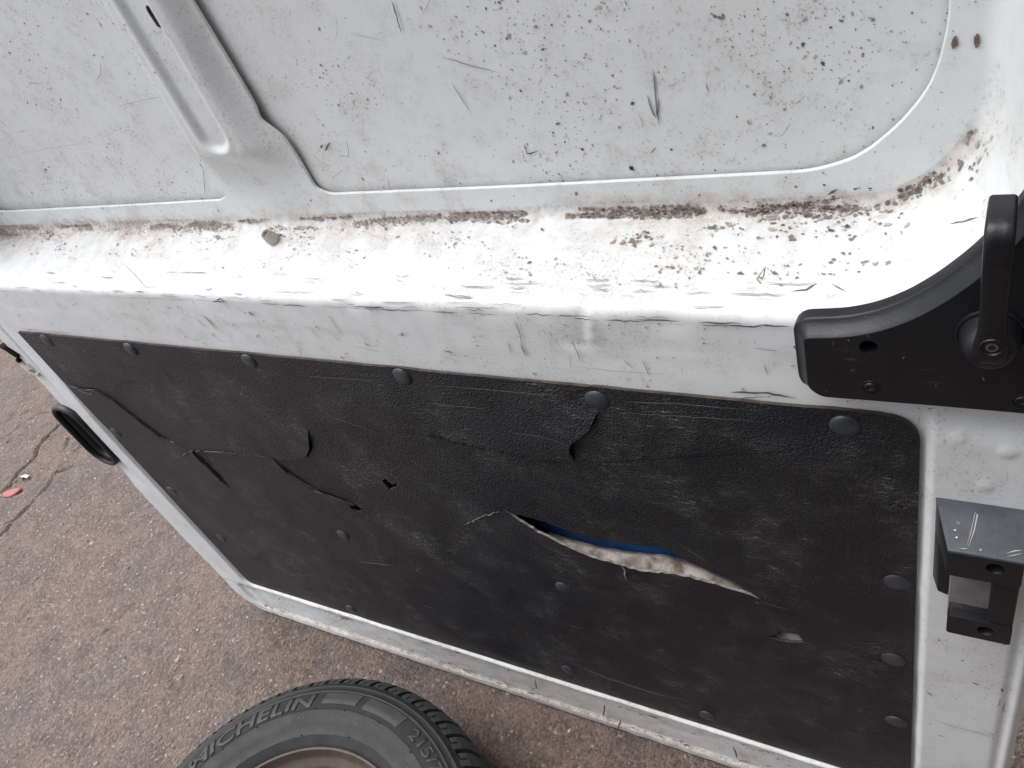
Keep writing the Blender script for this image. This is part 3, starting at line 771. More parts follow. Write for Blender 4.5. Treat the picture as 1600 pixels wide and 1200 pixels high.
GB(hexa('wedge_wall', [(-.0138, -.0520, .7190), (-.0105, -.0520, .7190), (-.0105, -.0520, .7493), (-.0138, -.0520, .7493), (-.0264, YB, .7190), (-.0125, YB, .7190), (-.0125, YB, .7553), (-.0264, YB, .7553)], PLASTIC, .0012))
GB(hexa('wedge_foot', [(-.0205, -.0240, .6480), (-.0122, -.0240, .6440), (-.0122, -.0240, .7188), (-.0205, -.0240, .7188), (-.0264, YB, .6480), (-.0122, YB, .6400), (-.0122, YB, .7188), (-.0264, YB, .7188)], PLASTIC, .0015))
GB(hexa('pocket_plate', quadbox(-.0118, XE - .001, .628, .7192, -.036, YB), POCKET, .002))
GB(hexa('side_wall', quadbox(.0180, XE - .0003, .646, .722, -.0495, -.014), PLASTIC, .002))
GB(hexa('bottom_block', quadbox(-.0108, XE - .0006, .6285, .6545, -.042, YB), PLASTIC, .003))
c1 = U(1555, 889, -.0528); c2 = U(1540, 986, -.0505)
holed('front_plate', (-.0133, XE, .7195, .7492), -.0528, -.0440, (c1[0], c1[2]), .0064, PLASTIC)
holed('bottom_plate', (-.0110, XE - .0002, .6280, .6550), -.0505, -.0415, (c2[0], c2[2]), .0064, PLASTIC)

# ------------------------------------------------------------------ rubber grommet and broken clips on the hinge edge
def stadium(cx, cz, hl, hw_, n=14):
    p = []
    for k in range(n + 1): a_ = math.pi * k / n; p.append((cx + hw_ * math.cos(a_), cz + hl - hw_ + hw_ * math.sin(a_)))
    for k in range(n + 1): a_ = math.pi + math.pi * k / n; p.append((cx + hw_ * math.cos(a_), cz - hl + hw_ + hw_ * math.sin(a_)))
    return np.array(p)
rings_ = []
for hw_, y in ((.0335, .012), (.0345, .004), (.0340, -.001), (.0320, -.004), (.0290, -.005), (.0262, -.0035), (.0252, .000), (.0262, .004), (.0262, .006), (.0225, .0065), (.0205, .0045), (.0180, .0060), (.0165, .014), (.0160, .022), (.001, .022)):
    s_ = stadium(-1.4190, .589, .080 - .0345 + hw_, hw_ * 1.28); rings_.append(np.c_[s_[:, 0], np.full(len(s_), y - .009), s_[:, 1]])
D(mesh_obj('rubber_grommet', np.concatenate(rings_), grid_faces(len(rings_), len(rings_[0]), True), RUBBER, angle=60))
def clip(px_, py_, pts_, mat, th=.004):
    c = U(px_, py_, .0); o2 = [(c[0] + p * .0016, c[2] + q_ * .0016) for p, q_ in pts_]
    v, f = prism(o2, -.002 - th, .004); return D(mesh_obj('broken_clip', v, f, mat, smooth=False))
clip(46, 572, [(-10, 2), (-4, 8), (0, 3), (5, 5), (8, -2), (3, -1), (0, -4), (4, -8), (10, -8), (9, -12), (1, -11), (-5, -5)], CLIPM)
clip(44, 568, [(-12, 6), (-6, 10), (-4, 6), (-9, 2)], HOLE)
clip(22, 548, [(-16, 8), (-6, 7), (2, 0), (6, -4), (2, -8), (-3, -4), (-8, 2)], HOLE)
# bump stop on the shelf
sp_ = np.array([-.727, .076, .9605]); axd = Vector((.05, -.42, .9)).normalized()
R_ = axd.to_track_quat('Z', 'Y').to_matrix()
v, f = revolve([(.0082, -.012), (.0080, .006), (.0070, .0120), (.0062, .0150), (.0054, .0158), (.0053, .0150), (.0050, .0157), (.0022, .0158), (.0020, .0146), (.0001, .0145)], 24)
st_o = D(mesh_obj('bump_stop', [tuple(R_ @ Vector(p) + Vector(sp_)) for p in v[:24 * 5]], grid_faces(5, 24, True), STOPM, angle=50))
place(mesh_obj('stop_cap', [tuple(R_ @ Vector(p) + Vector(sp_)) for p in v[24 * 4:]], grid_faces(6, 24, True), STOPD, angle=50), st_o)

# ------------------------------------------------------------------ dirt flecks and scratches on the steel
class Flecks:
    def __init__(s): s.v = []; s.f = []; s.c = []
    def add(s, p, u, w, r, asp, col, rot=None, jag=.45):
        n = random.choice((5, 6, 7)); k = len(s.v); rot = random.uniform(0, 6.28) if rot is None else rot; cr, sr = math.cos(rot), math.sin(rot)
        for i in range(n):
            t = 2 * math.pi * (i + random.uniform(-.25, .25)) / n; rad = r * (1 - random.random() * jag)
            a_, b_ = math.cos(t) * rad * asp, math.sin(t) * rad
            a_, b_ = a_ * cr - b_ * sr, a_ * sr + b_ * cr
            s.v.append((p[0] + u[0] * a_ + w[0] * b_, p[1] + u[1] * a_ + w[1] * b_, p[2] + u[2] * a_ + w[2] * b_)); s.c.append((*col, 1))
        s.f.append(tuple(range(k, k + n)))
    def build(s, name, mat): return D(mesh_obj(name, s.v, s.f, mat, smooth=False, attrs={'tint': np.array(s.c)}, kind='stuff'))
UX, UZ = (1, 0, 0), (0, 0, 1)
def tone(lo=0.0):
    k = random.random() + lo
    if k < .62: b_ = random.uniform(.32, .54); return (b_, b_ * .91, b_ * .82)
    if k < .92: b_ = random.uniform(.16, .30); return (b_, b_ * .86, b_ * .75)
    b_ = random.uniform(.05, .12); return (b_, b_ * .95, b_ * .9)
fk = Flecks()
# upper panel (outer skin and its border)
N = 42000
cx = rng.uniform(-1.345, -.02, N); cz = rng.uniform(.98, 1.45, N)
in_r = pip(cx, cz, right_open); in_l = pip(cx, cz, left_open)
dens = sstep(.40, .66, fbm(cx * 9, cz * 9, 4)) * .75 + .25 * sstep(.35, .7, fbm(cx * 3 + 7, cz * 3, 3)) + .35 * sstep(1.09, 1.0, cz) * fbm(cx * 7, cz * 7 + 5, 3)
for i in range(N):
    if rng.random() > dens[i]: continue
    ex = rng.exponential(.00028) + .00016
    r = min(ex, .0026)
    if in_r[i] or in_l[i]: y = float(sk(cx[i], cz[i])) - .0004
    else:
        if rng.random() < .55: continue
        y = float(rib_y(np.array([cx[i]]), np.array([cz[i]]))[0]) - .0004
        if cz[i] < .984: continue
    if abs(cx[i] + .675) < .006: continue
    fk.add((cx[i], y, cz[i]), UX, UZ, r, random.uniform(.8, 1.9), tone(), jag=.5)
# shelf: flakes gathered along the crease, thinning towards the lip
straight = sec[(sec[:, 1] < RD * .93) & (sec[:, 1] > .012)]
def shelf_point(px_, t):
    """x along the shelf, t 0 at the crease .. 1 at the lip"""
    return None
P_ = [path(o) for o, _ in sec]
ncor = NPATH['nb'] + NPATH['nc']
for i in range(21000):
    jx = random.random() * (ncor - 2); j = int(jx); jf = jx - j; t = min(rng.exponential(.075 + .12 * (math.sin(jx * .05) > .2)), 1.0) if random.random() < .72 else random.random()
    k = 2 + t * (len(sec) - 2 - 13); ki = int(k); kf = k - ki
    p0 = (P_[ki][j] * (1 - jf) + P_[ki][j + 1] * jf) * (1 - kf) + (P_[ki + 1][j] * (1 - jf) + P_[ki + 1][j + 1] * jf) * kf; yy = sec[ki][1] * (1 - kf) + sec[ki + 1][1] * kf
    q0 = P_[ki + 1][j]; y1_ = sec[ki + 1][1]
    xx = p0[0]
    dn = float(fbm(np.array([xx * 22]), np.array([t * 6.0]), 4)[0])
    xr = sstep(-.55, -.15, xx)
    if dn < .53 + .05 * t - .05 * float(xr) or (t < .06 and random.random() < .55): continue
    if p0[1] > 1.06 or (p0[1] > .985 and t < .35 and random.random() < min(.9, (p0[1] - .985) / .05 + .45)): continue
    wv = Vector((q0[0] - P_[ki][j][0], y1_ - sec[ki][1], q0[1] - P_[ki][j][1])).normalized()
    tu = path(sec[ki][0])[(j + 1)] - path(sec[ki][0])[j]; uv = Vector((tu[0], 0, tu[1])).normalized()
    nv = uv.cross(wv);
    if nv.y > 0: nv = -nv
    r = .00025 + rng.exponential(.00042) * (1.5 - t) * (1 + .7 * float(xr))
    r = min(r, .0023)
    col = tone() if random.random() < .45 else tuple(np.array((.40, .32, .27)) * random.uniform(.55, 1.25) * (1 - .45 * float(xr)))
    pp = Vector((xx, yy, p0[1])) + nv * .0011
    fk.add(tuple(pp), tuple(uv), tuple(wv), r, random.uniform(.9, 2.2), col, rot=random.gauss(0, .5), jag=.6)
# heavier brown cake along the right half of the crease
for i in range(380):
    u_ = random.random(); px_ = 1010 + 360 * u_ + random.gauss(0, 10); py_ = (333 - 8 * u_ - max(0, px_ - 1270) * .22) + random.gauss(0, 6 + 5 * u_)
    if float(fbm(np.array([px_ / 26.0]), np.array([py_ / 26.0]), 3)[0]) < .52: continue
    p = U(px_, py_, .0955); fk.add(tuple(p), UX, (0, -.45, .89), random.uniform(.0006, .0024), random.uniform(1, 2), tuple(np.array((.15, .10, .078)) * random.uniform(.6, 1.5)), rot=random.gauss(0, .3), jag=.6)
# two old mud splashes on the frame
for (px_, py_, l_, w_) in ((1491, 67, .0045, .0022), (1526, 64, .0052, .0019)):
    for k in range(5):
        p = U(px_, py_, RD - .001 - .0002 * k); fk.add((p[0] + random.gauss(0, .0004), p[1], p[2] + random.gauss(0, .0006)), UX, UZ, l_ * (1 - .1 * k), .42, (.23 - .02 * k, .175 - .02 * k, .15 - .02 * k), rot=.12, jag=.3)
# lower face
for i in range(420):
    xx = random.uniform(-1.3, .05); zz = random.uniform(.852, .93)
    fk.add((xx, -.0016 + float(dents(np.array([xx]), np.array([zz]))[0]) * (1 if zz > .9 else 0), zz), UX, UZ, .0003 + rng.exponential(.0004), random.uniform(1, 2.5), tone())
for i in range(1400):                                              # mud in the bottom channel
    xx = random.uniform(-1.36, -.1); zz = abs(random.gauss(0, .018)) + .030 if random.random() < .6 else .116 - abs(random.gauss(0, .012))
    if float(fbm(np.array([xx * 14]), np.array([zz * 30]), 3)[0]) < .5: continue
    fk.add((xx, -.0065, zz), UX, UZ, .0005 + rng.exponential(.0008), random.uniform(1, 3.2), tone(), rot=random.gauss(0, .35))
for i in range(60):                                               # frame on the latch side
    xx = random.uniform(-.025, .05); zz = random.uniform(.3, .62); fk.add((xx, -.0115, zz), UX, UZ, .0003 + rng.exponential(.0004), random.uniform(1, 3), tone())
fk.build('mud_flecks', FLECK)

class Strokes:
    def __init__(s): s.v = []; s.f = []; s.c = []
    def add(s, P, N_, w, col, t0=.15, t1=.15):
        """tapered stroke through 3d points P lying on a surface with normal N_"""
        P = [Vector(p) for p in P]; N_ = Vector(N_); n = len(P); k = len(s.v)
        for i, p in enumerate(P):
            t = (P[min(i + 1, n - 1)] - P[max(i - 1, 0)]).normalized(); sd_ = t.cross(N_).normalized(); u = i / (n - 1)
            ww = w * min(1, t0 + u * 3.5, t1 + (1 - u) * 3.5) * random.uniform(.7, 1.2) / 2
            s.v += [tuple(p + sd_ * ww), tuple(p - sd_ * ww)]; s.c += [(*col, 1)] * 2
        for i in range(n - 1): s.f.append((k + 2 * i, k + 2 * i + 1, k + 2 * i + 3, k + 2 * i + 2))
    def px(s, line, Y, w, col, N_=(0, -1, 0), off=.0004, **kw):
        P = [U(p, q, Y) + np.array(N_) * off for p, q in line]
        Q = []
        for a_, b_ in zip(P[:-1], P[1:]):
            n = max(2, int(np.linalg.norm(b_ - a_) / .004))
            for k in range(n): Q.append(a_ + (b_ - a_) * k / n + np.array([random.gauss(0, .00022), 0, random.gauss(0, .00022)]))
        Q.append(P[-1]); s.add(Q, N_, w, col, **kw)
    def build(s, name, parent_fn=D, mat=SCRATCH): return parent_fn(mesh_obj(name, s.v, s.f, mat, smooth=False, attrs={'tint': np.array(s.c)}, kind='stuff'))
sc = Strokes()
GRY, DRK, BRN, TAN = (.22, .22, .23), (.05, .05, .055), (.20, .15, .12), (.42, .38, .32)
YS = .1040
for line, w, c in ([((612, 0), (620, 25), (628, 52)), .0024, (.13, .14, .15)], [((690, 88), (720, 98), (755, 107), (778, 112)), .0016, (.30, .30, .31)], [((705, 128), (722, 155), (738, 180)), .0011, (.16, .15, .14)],
                   [((1021, 108), (1024, 145), (1026, 170), (1030, 195)), .0026, GRY], [((1011, 148), (1018, 170), (1026, 185)), .0022, GRY], [((1030, 152), (1028, 170), (1026, 182)), .0018, GRY],
                   [((819, 224), (823, 240), (828, 240), (842, 235)), .0020, (.10, .10, .09)], [((540, 218), (545, 232), (544, 245), (533, 242)), .0009, DRK], [((606, 280), (610, 298)), .0011, (.13, .12, .11)],
                   [((1025, 230), (1016, 240)), .0013, DRK], [((537, 264), (518, 280)), .0011, TAN], [((312, 252), (318, 265), (321, 303)), .0016, (.16, .15, .14)],
                   [((545, 50), (575, 58), (600, 63)), .0009, (.36, .36, .36)], [((976, 0), (980, 9)), .0022, (.16, .16, .17)], [((1103, 128), (1108, 145)), .0013, (.14, .13, .12)],
                   [((180, 168), (205, 160), (255, 150)), .0011, (.45, .45, .45)], [((157, 95), (158, 115), (150, 126)), .0020, (.45, .43, .41)]):
    sc.px(list(line), YS, w * .62, c)
sc.px([(983, 260), (991, 266)], YS, .0046, (.025, .03, .04)); sc.px([(501, 231), (504, 226)], YS, .004, (.13, .12, .11)); sc.px([(508, 236), (516, 222)], YS, .0028, (.15, .14, .13))
sc.px([(427, 228), (438, 240), (446, 254)], RD, .0010, DRK); sc.px([(400, 215), (412, 222)], RD, .0012, DRK); sc.px([(310, 252), (318, 265)], RD, .0012, (.2, .19, .18))
for line, w, c in ([((190, 408), (212, 430), (232, 452)), .0018, (.30, .27, .24)], [((316, 491), (330, 505), (340, 516)), .0026, (.13, .11, .09)], [((275, 476), (281, 485)), .0012, DRK], [((298, 466), (305, 477)), .0012, DRK],
                   [((270, 510), (295, 528)), .0009, (.4, .38, .36)], [((338, 469), (345, 466), (352, 472)), .0024, (.07, .065, .06)], [((331, 471), (346, 470)), .0020, (.10, .09, .08)], [((514, 490), (520, 502), (534, 525)), .0014, (.36, .33, .29)],
                   [((568, 534), (578, 542)), .0022, (.10, .09, .07)], [((692, 547), (708, 551)), .0020, (.08, .075, .06)], [((793, 532), (799, 552)), .0015, (.30, .27, .22)], [((803, 497), (812, 520), (818, 545)), .0012, (.16, .14, .12)], [((814, 537), (822, 557)), .0028, (.30, .27, .22)],
                   [((892, 526), (900, 545), (908, 566)), .0013, (.26, .24, .22)], [((975, 562), (990, 576)), .0010, (.22, .20, .18)], [((1003, 560), (1015, 588)), .0012, (.26, .23, .20)], [((1195, 570), (1200, 585)), .0024, (.33, .30, .24)], [((868, 514), (885, 517)), .0010, (.36, .27, .20)],
                   [((885, 570), (960, 580), (1048, 584)), .0007, (.45, .43, .41)], [((1140, 612), (1200, 614), (1245, 622)), .0026, (.10, .09, .085)], [((1150, 622), (1200, 619)), .0012, (.2, .18, .16)], [((540, 400), (555, 412)), .0008, TAN],
                   [((85, 470), (100, 486)), .0010, (.28, .26, .24)], [((50, 480), (60, 490)), .0010, (.3, .28, .26)], [((1055, 506), (1068, 508)), .0009, (.3, .28, .25)], [((455, 532), (470, 537)), .0008, (.3, .29, .28)], [((680, 552), (720, 566)), .0007, (.45, .43, .41)],
                   [((30, 400 + 112), (75, 518), (112, 520)), .0016, (.42, .37, .30)]):
    sc.px(list(line), -.0016, w * .75, c)
# black rubbed paint along the rounded lip and shelf edge: follow the pressed section
def lip_stroke(x0, x1, kk, w, col, wob=.0003):
    n = max(4, int((x1 - x0) / .006)); Q = []
    o, yy = sec[kk]; o2, y2 = sec[kk + 1]
    zz = .967 - .029 * (o / OW); z2 = .967 - .029 * (o2 / OW)
    nrm = Vector((0, -(z2 - zz) * -1, 0)); tv = Vector((0, y2 - yy, z2 - zz)).normalized(); nv = Vector((0, tv.z, -tv.y));
    if nv.z < 0: nv = -nv
    for k in range(n + 1):
        t = k / n; Q.append(Vector((x0 + (x1 - x0) * t, yy, zz)) + tv * (random.gauss(0, wob)) + nv * .0016)
    sc.add(Q, nv, w, col)
nsec = len(sec)
for (p0, p1, off, w, c) in ((895, 925, 13, .0024, (.22, .23, .26)), (945, 1010, 13, .0036, (.20, .21, .24)), (935, 1045, 12, .0012, (.25, .25, .28)), (765, 800, 13, .0026, (.26, .27, .29)), (750, 830, 12, .0014, (.14, .14, .15)), (1130, 1155, 13, .0022, (.45, .45, .46)),
                            (400, 480, 13, .0014, (.25, .25, .27)), (590, 610, 13, .0022, (.28, .28, .3)), (1165, 1200, 12, .0010, (.3, .3, .32)), (330, 400, 12, .0010, (.3, .3, .3)), (860, 935, 11, .0008, (.35, .33, .31)), (520, 560, 11, .0010, (.3, .28, .27))):
    a_, b_ = U(p0, 440, 0.01)[0], U(p1, 440, .01)[0]
    for k in range(int(3 + (b_ - a_) / .014)):
        x0 = random.uniform(a_, b_); lip_stroke(x0, min(x0 + random.uniform(.006, .03), b_ + .008), nsec - off + random.randint(-1, 1), w * random.uniform(.12, .40), tuple(np.array(c) * random.uniform(.5, 1.2) + .08), .0007)
for k in range(46):
    x0 = random.uniform(-1.25, -.12); lip_stroke(x0, x0 + random.uniform(.005, .05), nsec - random.randint(4, 14), random.uniform(.0005, .0013), tuple(np.array((.44, .41, .38)) * random.uniform(.5, 1.1)), .0005)
for k in range(22):                                                     # dark broken line under the lip
    x0 = random.uniform(-.80, -.14); lip_stroke(x0, x0 + random.uniform(.006, .04), nsec - random.randint(2, 3), random.uniform(.0006, .0014), tuple(np.array((.16, .135, .115)) * random.uniform(.4, 1.2)), .0005)
# random fine scratches on every white face
for k in range(60):
    xx = random.uniform(-1.3, -.03); zz = random.uniform(1.0, 1.35); L = random.uniform(.006, .03); an = random.choice((-1.1, .9, 1.6, .2)) + random.gauss(0, .5)
    c = random.choice((TAN, GRY, (.30, .28, .26), (.14, .13, .12)))
    Q = [(xx + L * t * math.cos(an + t * .4), YS - .0006, zz + L * t * math.sin(an + t * .4)) for t in np.linspace(0, 1, 6)]
    if abs(xx + .735) < .14: continue
    sc.add(Q, (0, -1, 0), random.uniform(.0003, .0008), c)
for k in range(45):
    xx = random.uniform(-1.25, -.13); zz = random.uniform(.855, .925); L = random.uniform(.004, .022); an = random.gauss(-1.0, .6)
    Q = [(xx + L * t * math.cos(an), -.0018, min(zz + L * t * math.sin(an), .93)) for t in np.linspace(0, 1, 6)]
    if min(q_[2] for q_ in Q) < .853: continue
    sc.add(Q, (0, -1, 0), random.uniform(.0003, .0008), random.choice((TAN, (.42, .41, .40), (.36, .33, .30), (.18, .16, .15))))
for line, w, c in ([((1447, 1080), (1458, 1088)), .0016, DRK], [((1565, 1075), (1567, 1081)), .0024, DRK], [((1563, 1090), (1560, 1102), (1556, 1104)), .0010, (.2, .19, .18)], [((1571, 1097), (1565, 1115)), .0010, (.15, .14, .13)], [((1450, 1128), (1456, 1133)), .0012, DRK],
                   [((1455, 1123), (1490, 1135), (1530, 1145), (1562, 1157)), .0012, (.40, .37, .34)]):
    sc.px(list(line), -.010, w, c)
for (p0, q0, p1, q1) in ((835, 1060, 838, 1075), (945, 1100, 942, 1120), (970, 1123, 965, 1138), (1145, 1165, 1152, 1185)):
    sc.px([(p0, q0), ((p0 + p1) / 2 + 1, (q0 + q1) / 2), (p1, q1)], -.0085, .0024, (.05, .045, .04))
# dried grass and streaks lying on the shelf
sc.px([(1197, 415), (1183, 435), (1196, 452), (1215, 466), (1245, 480)], .03, .0020, (.48, .44, .38)); sc.px([(1197, 415), (1190, 438)], .032, .0016, (.40, .37, .33))
sc.px([(1235, 455), (1260, 452), (1277, 442)], .02, .0022, (.24, .24, .25)); sc.px([(1300, 443), (1322, 455)], .02, .0024, (.45, .41, .35)); sc.px([(1483, 350), (1505, 345), (1528, 339)], .04, .0016, (.28, .27, .27)); sc.px([(1293, 304), (1309, 295)], RD - .002, .0028, (.14, .13, .13))
sc.build('scratches')
bs = Strokes()
for line, w, b_ in ([((1535, 772), (1528, 800), (1522, 830), (1513, 856)), .0009, .42], [((1530, 774), (1524, 800), (1517, 832), (1510, 856)), .0006, .30], [((1519, 777), (1522, 775)), .0022, .75], [((1490, 829), (1494, 830)), .0018, .7], [((1493, 840), (1496, 842)), .0022, .75], [((1535, 777), (1536, 780)), .0015, .6],
                    [((1560, 800), (1566, 808), (1568, 812)), .0008, .35], [((1572, 866), (1585, 862), (1598, 861)), .0010, .45], [((1573, 871), (1598, 866)), .0007, .40], [((1500, 858), (1512, 859)), .0014, .40], [((1495, 815), (1500, 822)), .0030, .16], [((1555, 826), (1562, 834)), .0008, .3], [((1530, 861), (1534, 860)), .0014, .45]):
    P = [UG(p, q, .7538 + .0074 * max(0, (857 - q) / 90)) + np.array([0, 0, .0011]) for p, q in line]
    if len(P) == 2: P = [P[0], (P[0] + P[1]) / 2, P[1]]
    bs.add(P, (0, 0, 1), w, (b_, b_ * .98, b_ * .94))
for (p, q) in ((1300, 540), (1325, 529), (1353, 523), (1462, 600), (1410, 560), (1330, 577), (1494, 531), (1535, 588), (1290, 612), (1520, 575)):
    l_ = random.uniform(3, 9); an = random.uniform(-1.5, 1.5)
    P = [U(p + l_ * t_ * math.cos(an), q + l_ * t_ * math.sin(an), YL) + np.array([0, -.0004, 0]) for t_ in (0, .5, 1)]
    bs.add(P, (0, -1, 0), random.uniform(.0004, .0010), (.16, .155, .15))
bs.build('plastic_scuffs')

# light scratches on the trim, with crease shade drawn as dark strokes
ts = Strokes(); LT = (.16, .15, .14)
def ypan(p):
    k = int(np.argmin((x - p[0]) ** 2 + (z - p[2]) ** 2)); return yv[k]
def tstroke(line, w, c=LT, off=.0006):
    P = []
    W_ = [U(p, q, YP) for p, q in line]
    for a_, b_ in zip(W_[:-1], W_[1:]):
        n = max(2, int(np.linalg.norm(b_ - a_) / .005))
        for k in range(n):
            p = a_ + (b_ - a_) * k / n; P.append((p[0] + random.gauss(0, .0003), ypan(p) - off, p[2] + random.gauss(0, .0003)))
    if len(P) > 2: ts.add(P, (0, -1, 0), w, c)
for line, w in ([((475, 587), (540, 591), (610, 594)), .0008], [((665, 600), (720, 604), (800, 611), (890, 617)), .0008], [((660, 628), (700, 631), (770, 639)), .0009], [((970, 627), (1060, 630), (1175, 640)), .0009], [((965, 645), (1080, 650), (1200, 658)), .0007],
                [((700, 680), (716, 669)), .0008], [((500, 643), (540, 655), (590, 673)), .0008], [((880, 1030), (950, 1060), (1020, 1082), (1085, 1100)), .0022], [((500, 908), (560, 925), (590, 940)), .0014], [((660, 946), (685, 953)), .0016], [((650, 893), (658, 885)), .0010],
                [((840, 845), (880, 862), (925, 866)), .0006], [((1060, 852), (1090, 870), (1110, 880)), .0007], [((700, 588), (712, 598)), .0012], [((755, 586), (762, 600)), .0012], [((555, 540), (600, 552)), .0006], [((800, 672), (845, 676), (900, 692)), .0006]):
    tstroke(list(line), w)
for line, w, b_ in ([((258, 714), (280, 712), (297, 703), (340, 702), (400, 708), (425, 712)), .0016, .20], [((725, 818), (740, 812), (757, 803), (785, 795)), .0016, .30], [((104, 601), (125, 606), (145, 612), (150, 606)), .0014, .22],
                    [((440, 730), (465, 748), (500, 768), (535, 782)), .0010, .14], [((560, 875), (590, 878), (622, 883)), .0014, .20], [((1188, 935), (1215, 944), (1240, 950)), .0008, .12], [((970, 870), (980, 884), (984, 902)), .0014, .16]):
    tstroke(list(line), w * 1.25, (b_, b_ * .93, b_ * .86), .0022)
for line, w in ([((620, 668), (690, 682), (740, 691), (800, 703), (840, 713), (898, 720)), .0014], [((898, 720), (960, 719), (1040, 713), (1100, 710), (1200, 702), (1280, 690)), .0009], [((210, 650), (260, 690)), .0010]):
    tstroke(list(line), w * 1.3, (.003, .003, .003), .0016)  # shade of the creases and cracks drawn as near-black strokes
for line, w in ([((180, 560), (190, 572), (197, 585)), .0010], [((185, 600), (212, 597)), .0014], [((180, 598), (190, 615)), .0012], [((250, 575), (275, 610)), .0012]):
    tstroke(list(line), w, (.010, .010, .010))
for k in range(900):
    xx = random.uniform(-1.30, -.05); zz = random.uniform(.145, .84) if random.random() < .35 else random.uniform(.145, .55)
    if float(fbm(np.array([xx * 9 + 2]), np.array([zz * 9]), 3)[0]) < .58: continue
    L = .002 + random.expovariate(110); an = random.gauss(-.12, .5) + (math.pi if random.random() < .5 else 0)
    Q = []
    for t in np.linspace(0, 1, 5):
        p = (xx + L * t * math.cos(an), 0, zz + L * t * math.sin(an)); Q.append((p[0], ypan(p) - .0005, p[2] + random.gauss(0, .0003)))
    b_ = random.uniform(.04, .15); ts.add(Q, (0, -1, 0), random.uniform(.0004, .0012), (b_, b_ * .94, b_ * .88))
T(mesh_obj('scuffs_and_creases', ts.v, ts.f, mat_raw('scuff_and_crease_marks', .8), smooth=False, attrs={'tint': np.array(ts.c)}, kind='stuff'))

# ------------------------------------------------------------------ spare wheel lying on the ground
WC = (-.8143, -.4513, .0)
wheel = empty('spare_wheel', WC, 'black tyre on brown steel rim lying flat on the asphalt below the door', 'wheel')
def WH(o): o.parent = wheel; return o
TYRE = mat_plain('tyre_rubber', (.017, .017, .018), (.026, .0255, .0255), .62, 25, .0005, 250, .35, (.09, .085, .08))
TREAD = mat_plain('tread_rubber', (.034, .035, .037), (.052, .052, .053), .62, 40, .0007, 200, .35, (.10, .095, .09))
BAND = mat_plain('logo_recess', (.013, .0127, .0125), (.018, .0175, .017), .7, 40, .0004, 300, .3)
LETTER = mat_plain('raised_letters', (.024, .024, .025), (.036, .0355, .035), .55, 40, .0003, 300, .4)
RIM = mat_plain('brown_rim', (.062, .046, .036), (.088, .067, .053), .45, 30, .0004, 200, .5, (.05, .035, .025))
up = [(.2035, .178), (.2075, .186), (.2110, .1905), (.2160, .1950), (.2240, .2005), (.2255, .2018), (.2275, .2015), (.2400, .2085), (.2500, .2118), (.2600, .2138), (.2620, .2148), (.2640, .2140), (.2780, .2142), (.2940, .2112), (.2960, .2118), (.2980, .2100), (.3050, .2065), (.3070, .2068), (.3090, .2045), (.3150, .1995), (.3155, .1978), (.3120, .1900), (.3110, .172), (.3240, .158), (.3290, .143), (.339, .1415), (.3400, .135), (.3400, .1135), (.330, .1125), (.330, .1085)]
prof = up + [(r, .215 - h_) for r, h_ in up[::-1]]
def side_z(r): return float(np.interp(r, [p[0] for p in up[:21]], [p[1] for p in up[:21]]))
kcut = 19
v, f = revolve(prof[:kcut + 1], 192)
tyre = WH(mesh_obj('tyre', v, f, TYRE, angle=38))
def TY(o): o.parent = tyre; return o
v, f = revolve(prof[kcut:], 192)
TY(mesh_obj('tread_base', v, f, RUBBER, angle=38))  # groove floor given near-black rubber: depth shade put into its colour
# shoulder blocks: plan of cells along the tread edge, each a solid
prof_b = [(.3140, .2005), (.3225, .1950), (.3290, .1875), (.3345, .1785), (.3385, .166), (.3405, .150), (.3410, .1445)]
def bprof(s_, depth):
    i = s_ * (len(prof_b) - 1); k = min(int(i), len(prof_b) - 2); fr_ = i - k
    r = prof_b[k][0] * (1 - fr_) + prof_b[k + 1][0] * fr_; h_ = prof_b[k][1] * (1 - fr_) + prof_b[k + 1][1] * fr_
    dr = prof_b[k + 1][0] - prof_b[k][0]; dh = prof_b[k + 1][1] - prof_b[k][1]; L = math.hypot(dr, dh)
    return r + dh / L * depth, h_ - dr / L * depth                          # inwards
NBK = 65; pitch = 2 * math.pi / NBK
th_e = [0, .18, .36, .45, .60, .76]; s_e = [0, .07, .26, .50, .75, 1.0]
drop = {(2, 0), (2, 1), (3, 0), (4, 0)}
vid = {}; BV = []; BF = []
def bvert(i, j, d):
    k = (i, j, d)
    if k not in vid:
        slant = .30 * s_e[j]
        r, h_ = bprof(s_e[j], .0095 * d); a_ = (th_e[i] - slant - .4) * pitch
        vid[k] = len(BV); BV.append((r * math.cos(a_), r * math.sin(a_), h_))
    return vid[k]
cells = [(i, j) for i in range(5) for j in range(5) if (i, j) not in drop]
for (i, j) in cells:
    BF.append((bvert(i, j, 0), bvert(i, j + 1, 0), bvert(i + 1, j + 1, 0), bvert(i + 1, j, 0)))
    for (di, dj, p, q_) in ((-1, 0, (i, j), (i, j + 1)), (1, 0, (i + 1, j + 1), (i + 1, j)), (0, -1, (i + 1, j), (i, j)), (0, 1, (i, j + 1), (i + 1, j + 1))):
        if (i + di, j + dj) not in cells: BF.append((bvert(*q_, 0), bvert(*p, 0), bvert(*p, 1), bvert(*q_, 1)))
blk = mesh_obj('tread_block', BV, BF, TREAD, smooth=False); TY(blk); blk.rotation_euler[2] = math.radians(55)
for k in range(1, NBK):
    o = bpy.data.objects.new('tread_block', blk.data); COL.objects.link(o); o.parent = tyre; o.rotation_euler[2] = math.radians(55) + k * pitch + random.uniform(-.002, .002)
# lower shoulder
lowp = [(.3185, .018), (.3290, .0275), (.3385, .049), (.3405, .066), (.3405, .071), (.329, .0715)]
v, f = revolve(lowp, 128); TY(mesh_obj('lower_shoulder', v, f, TREAD, angle=40))
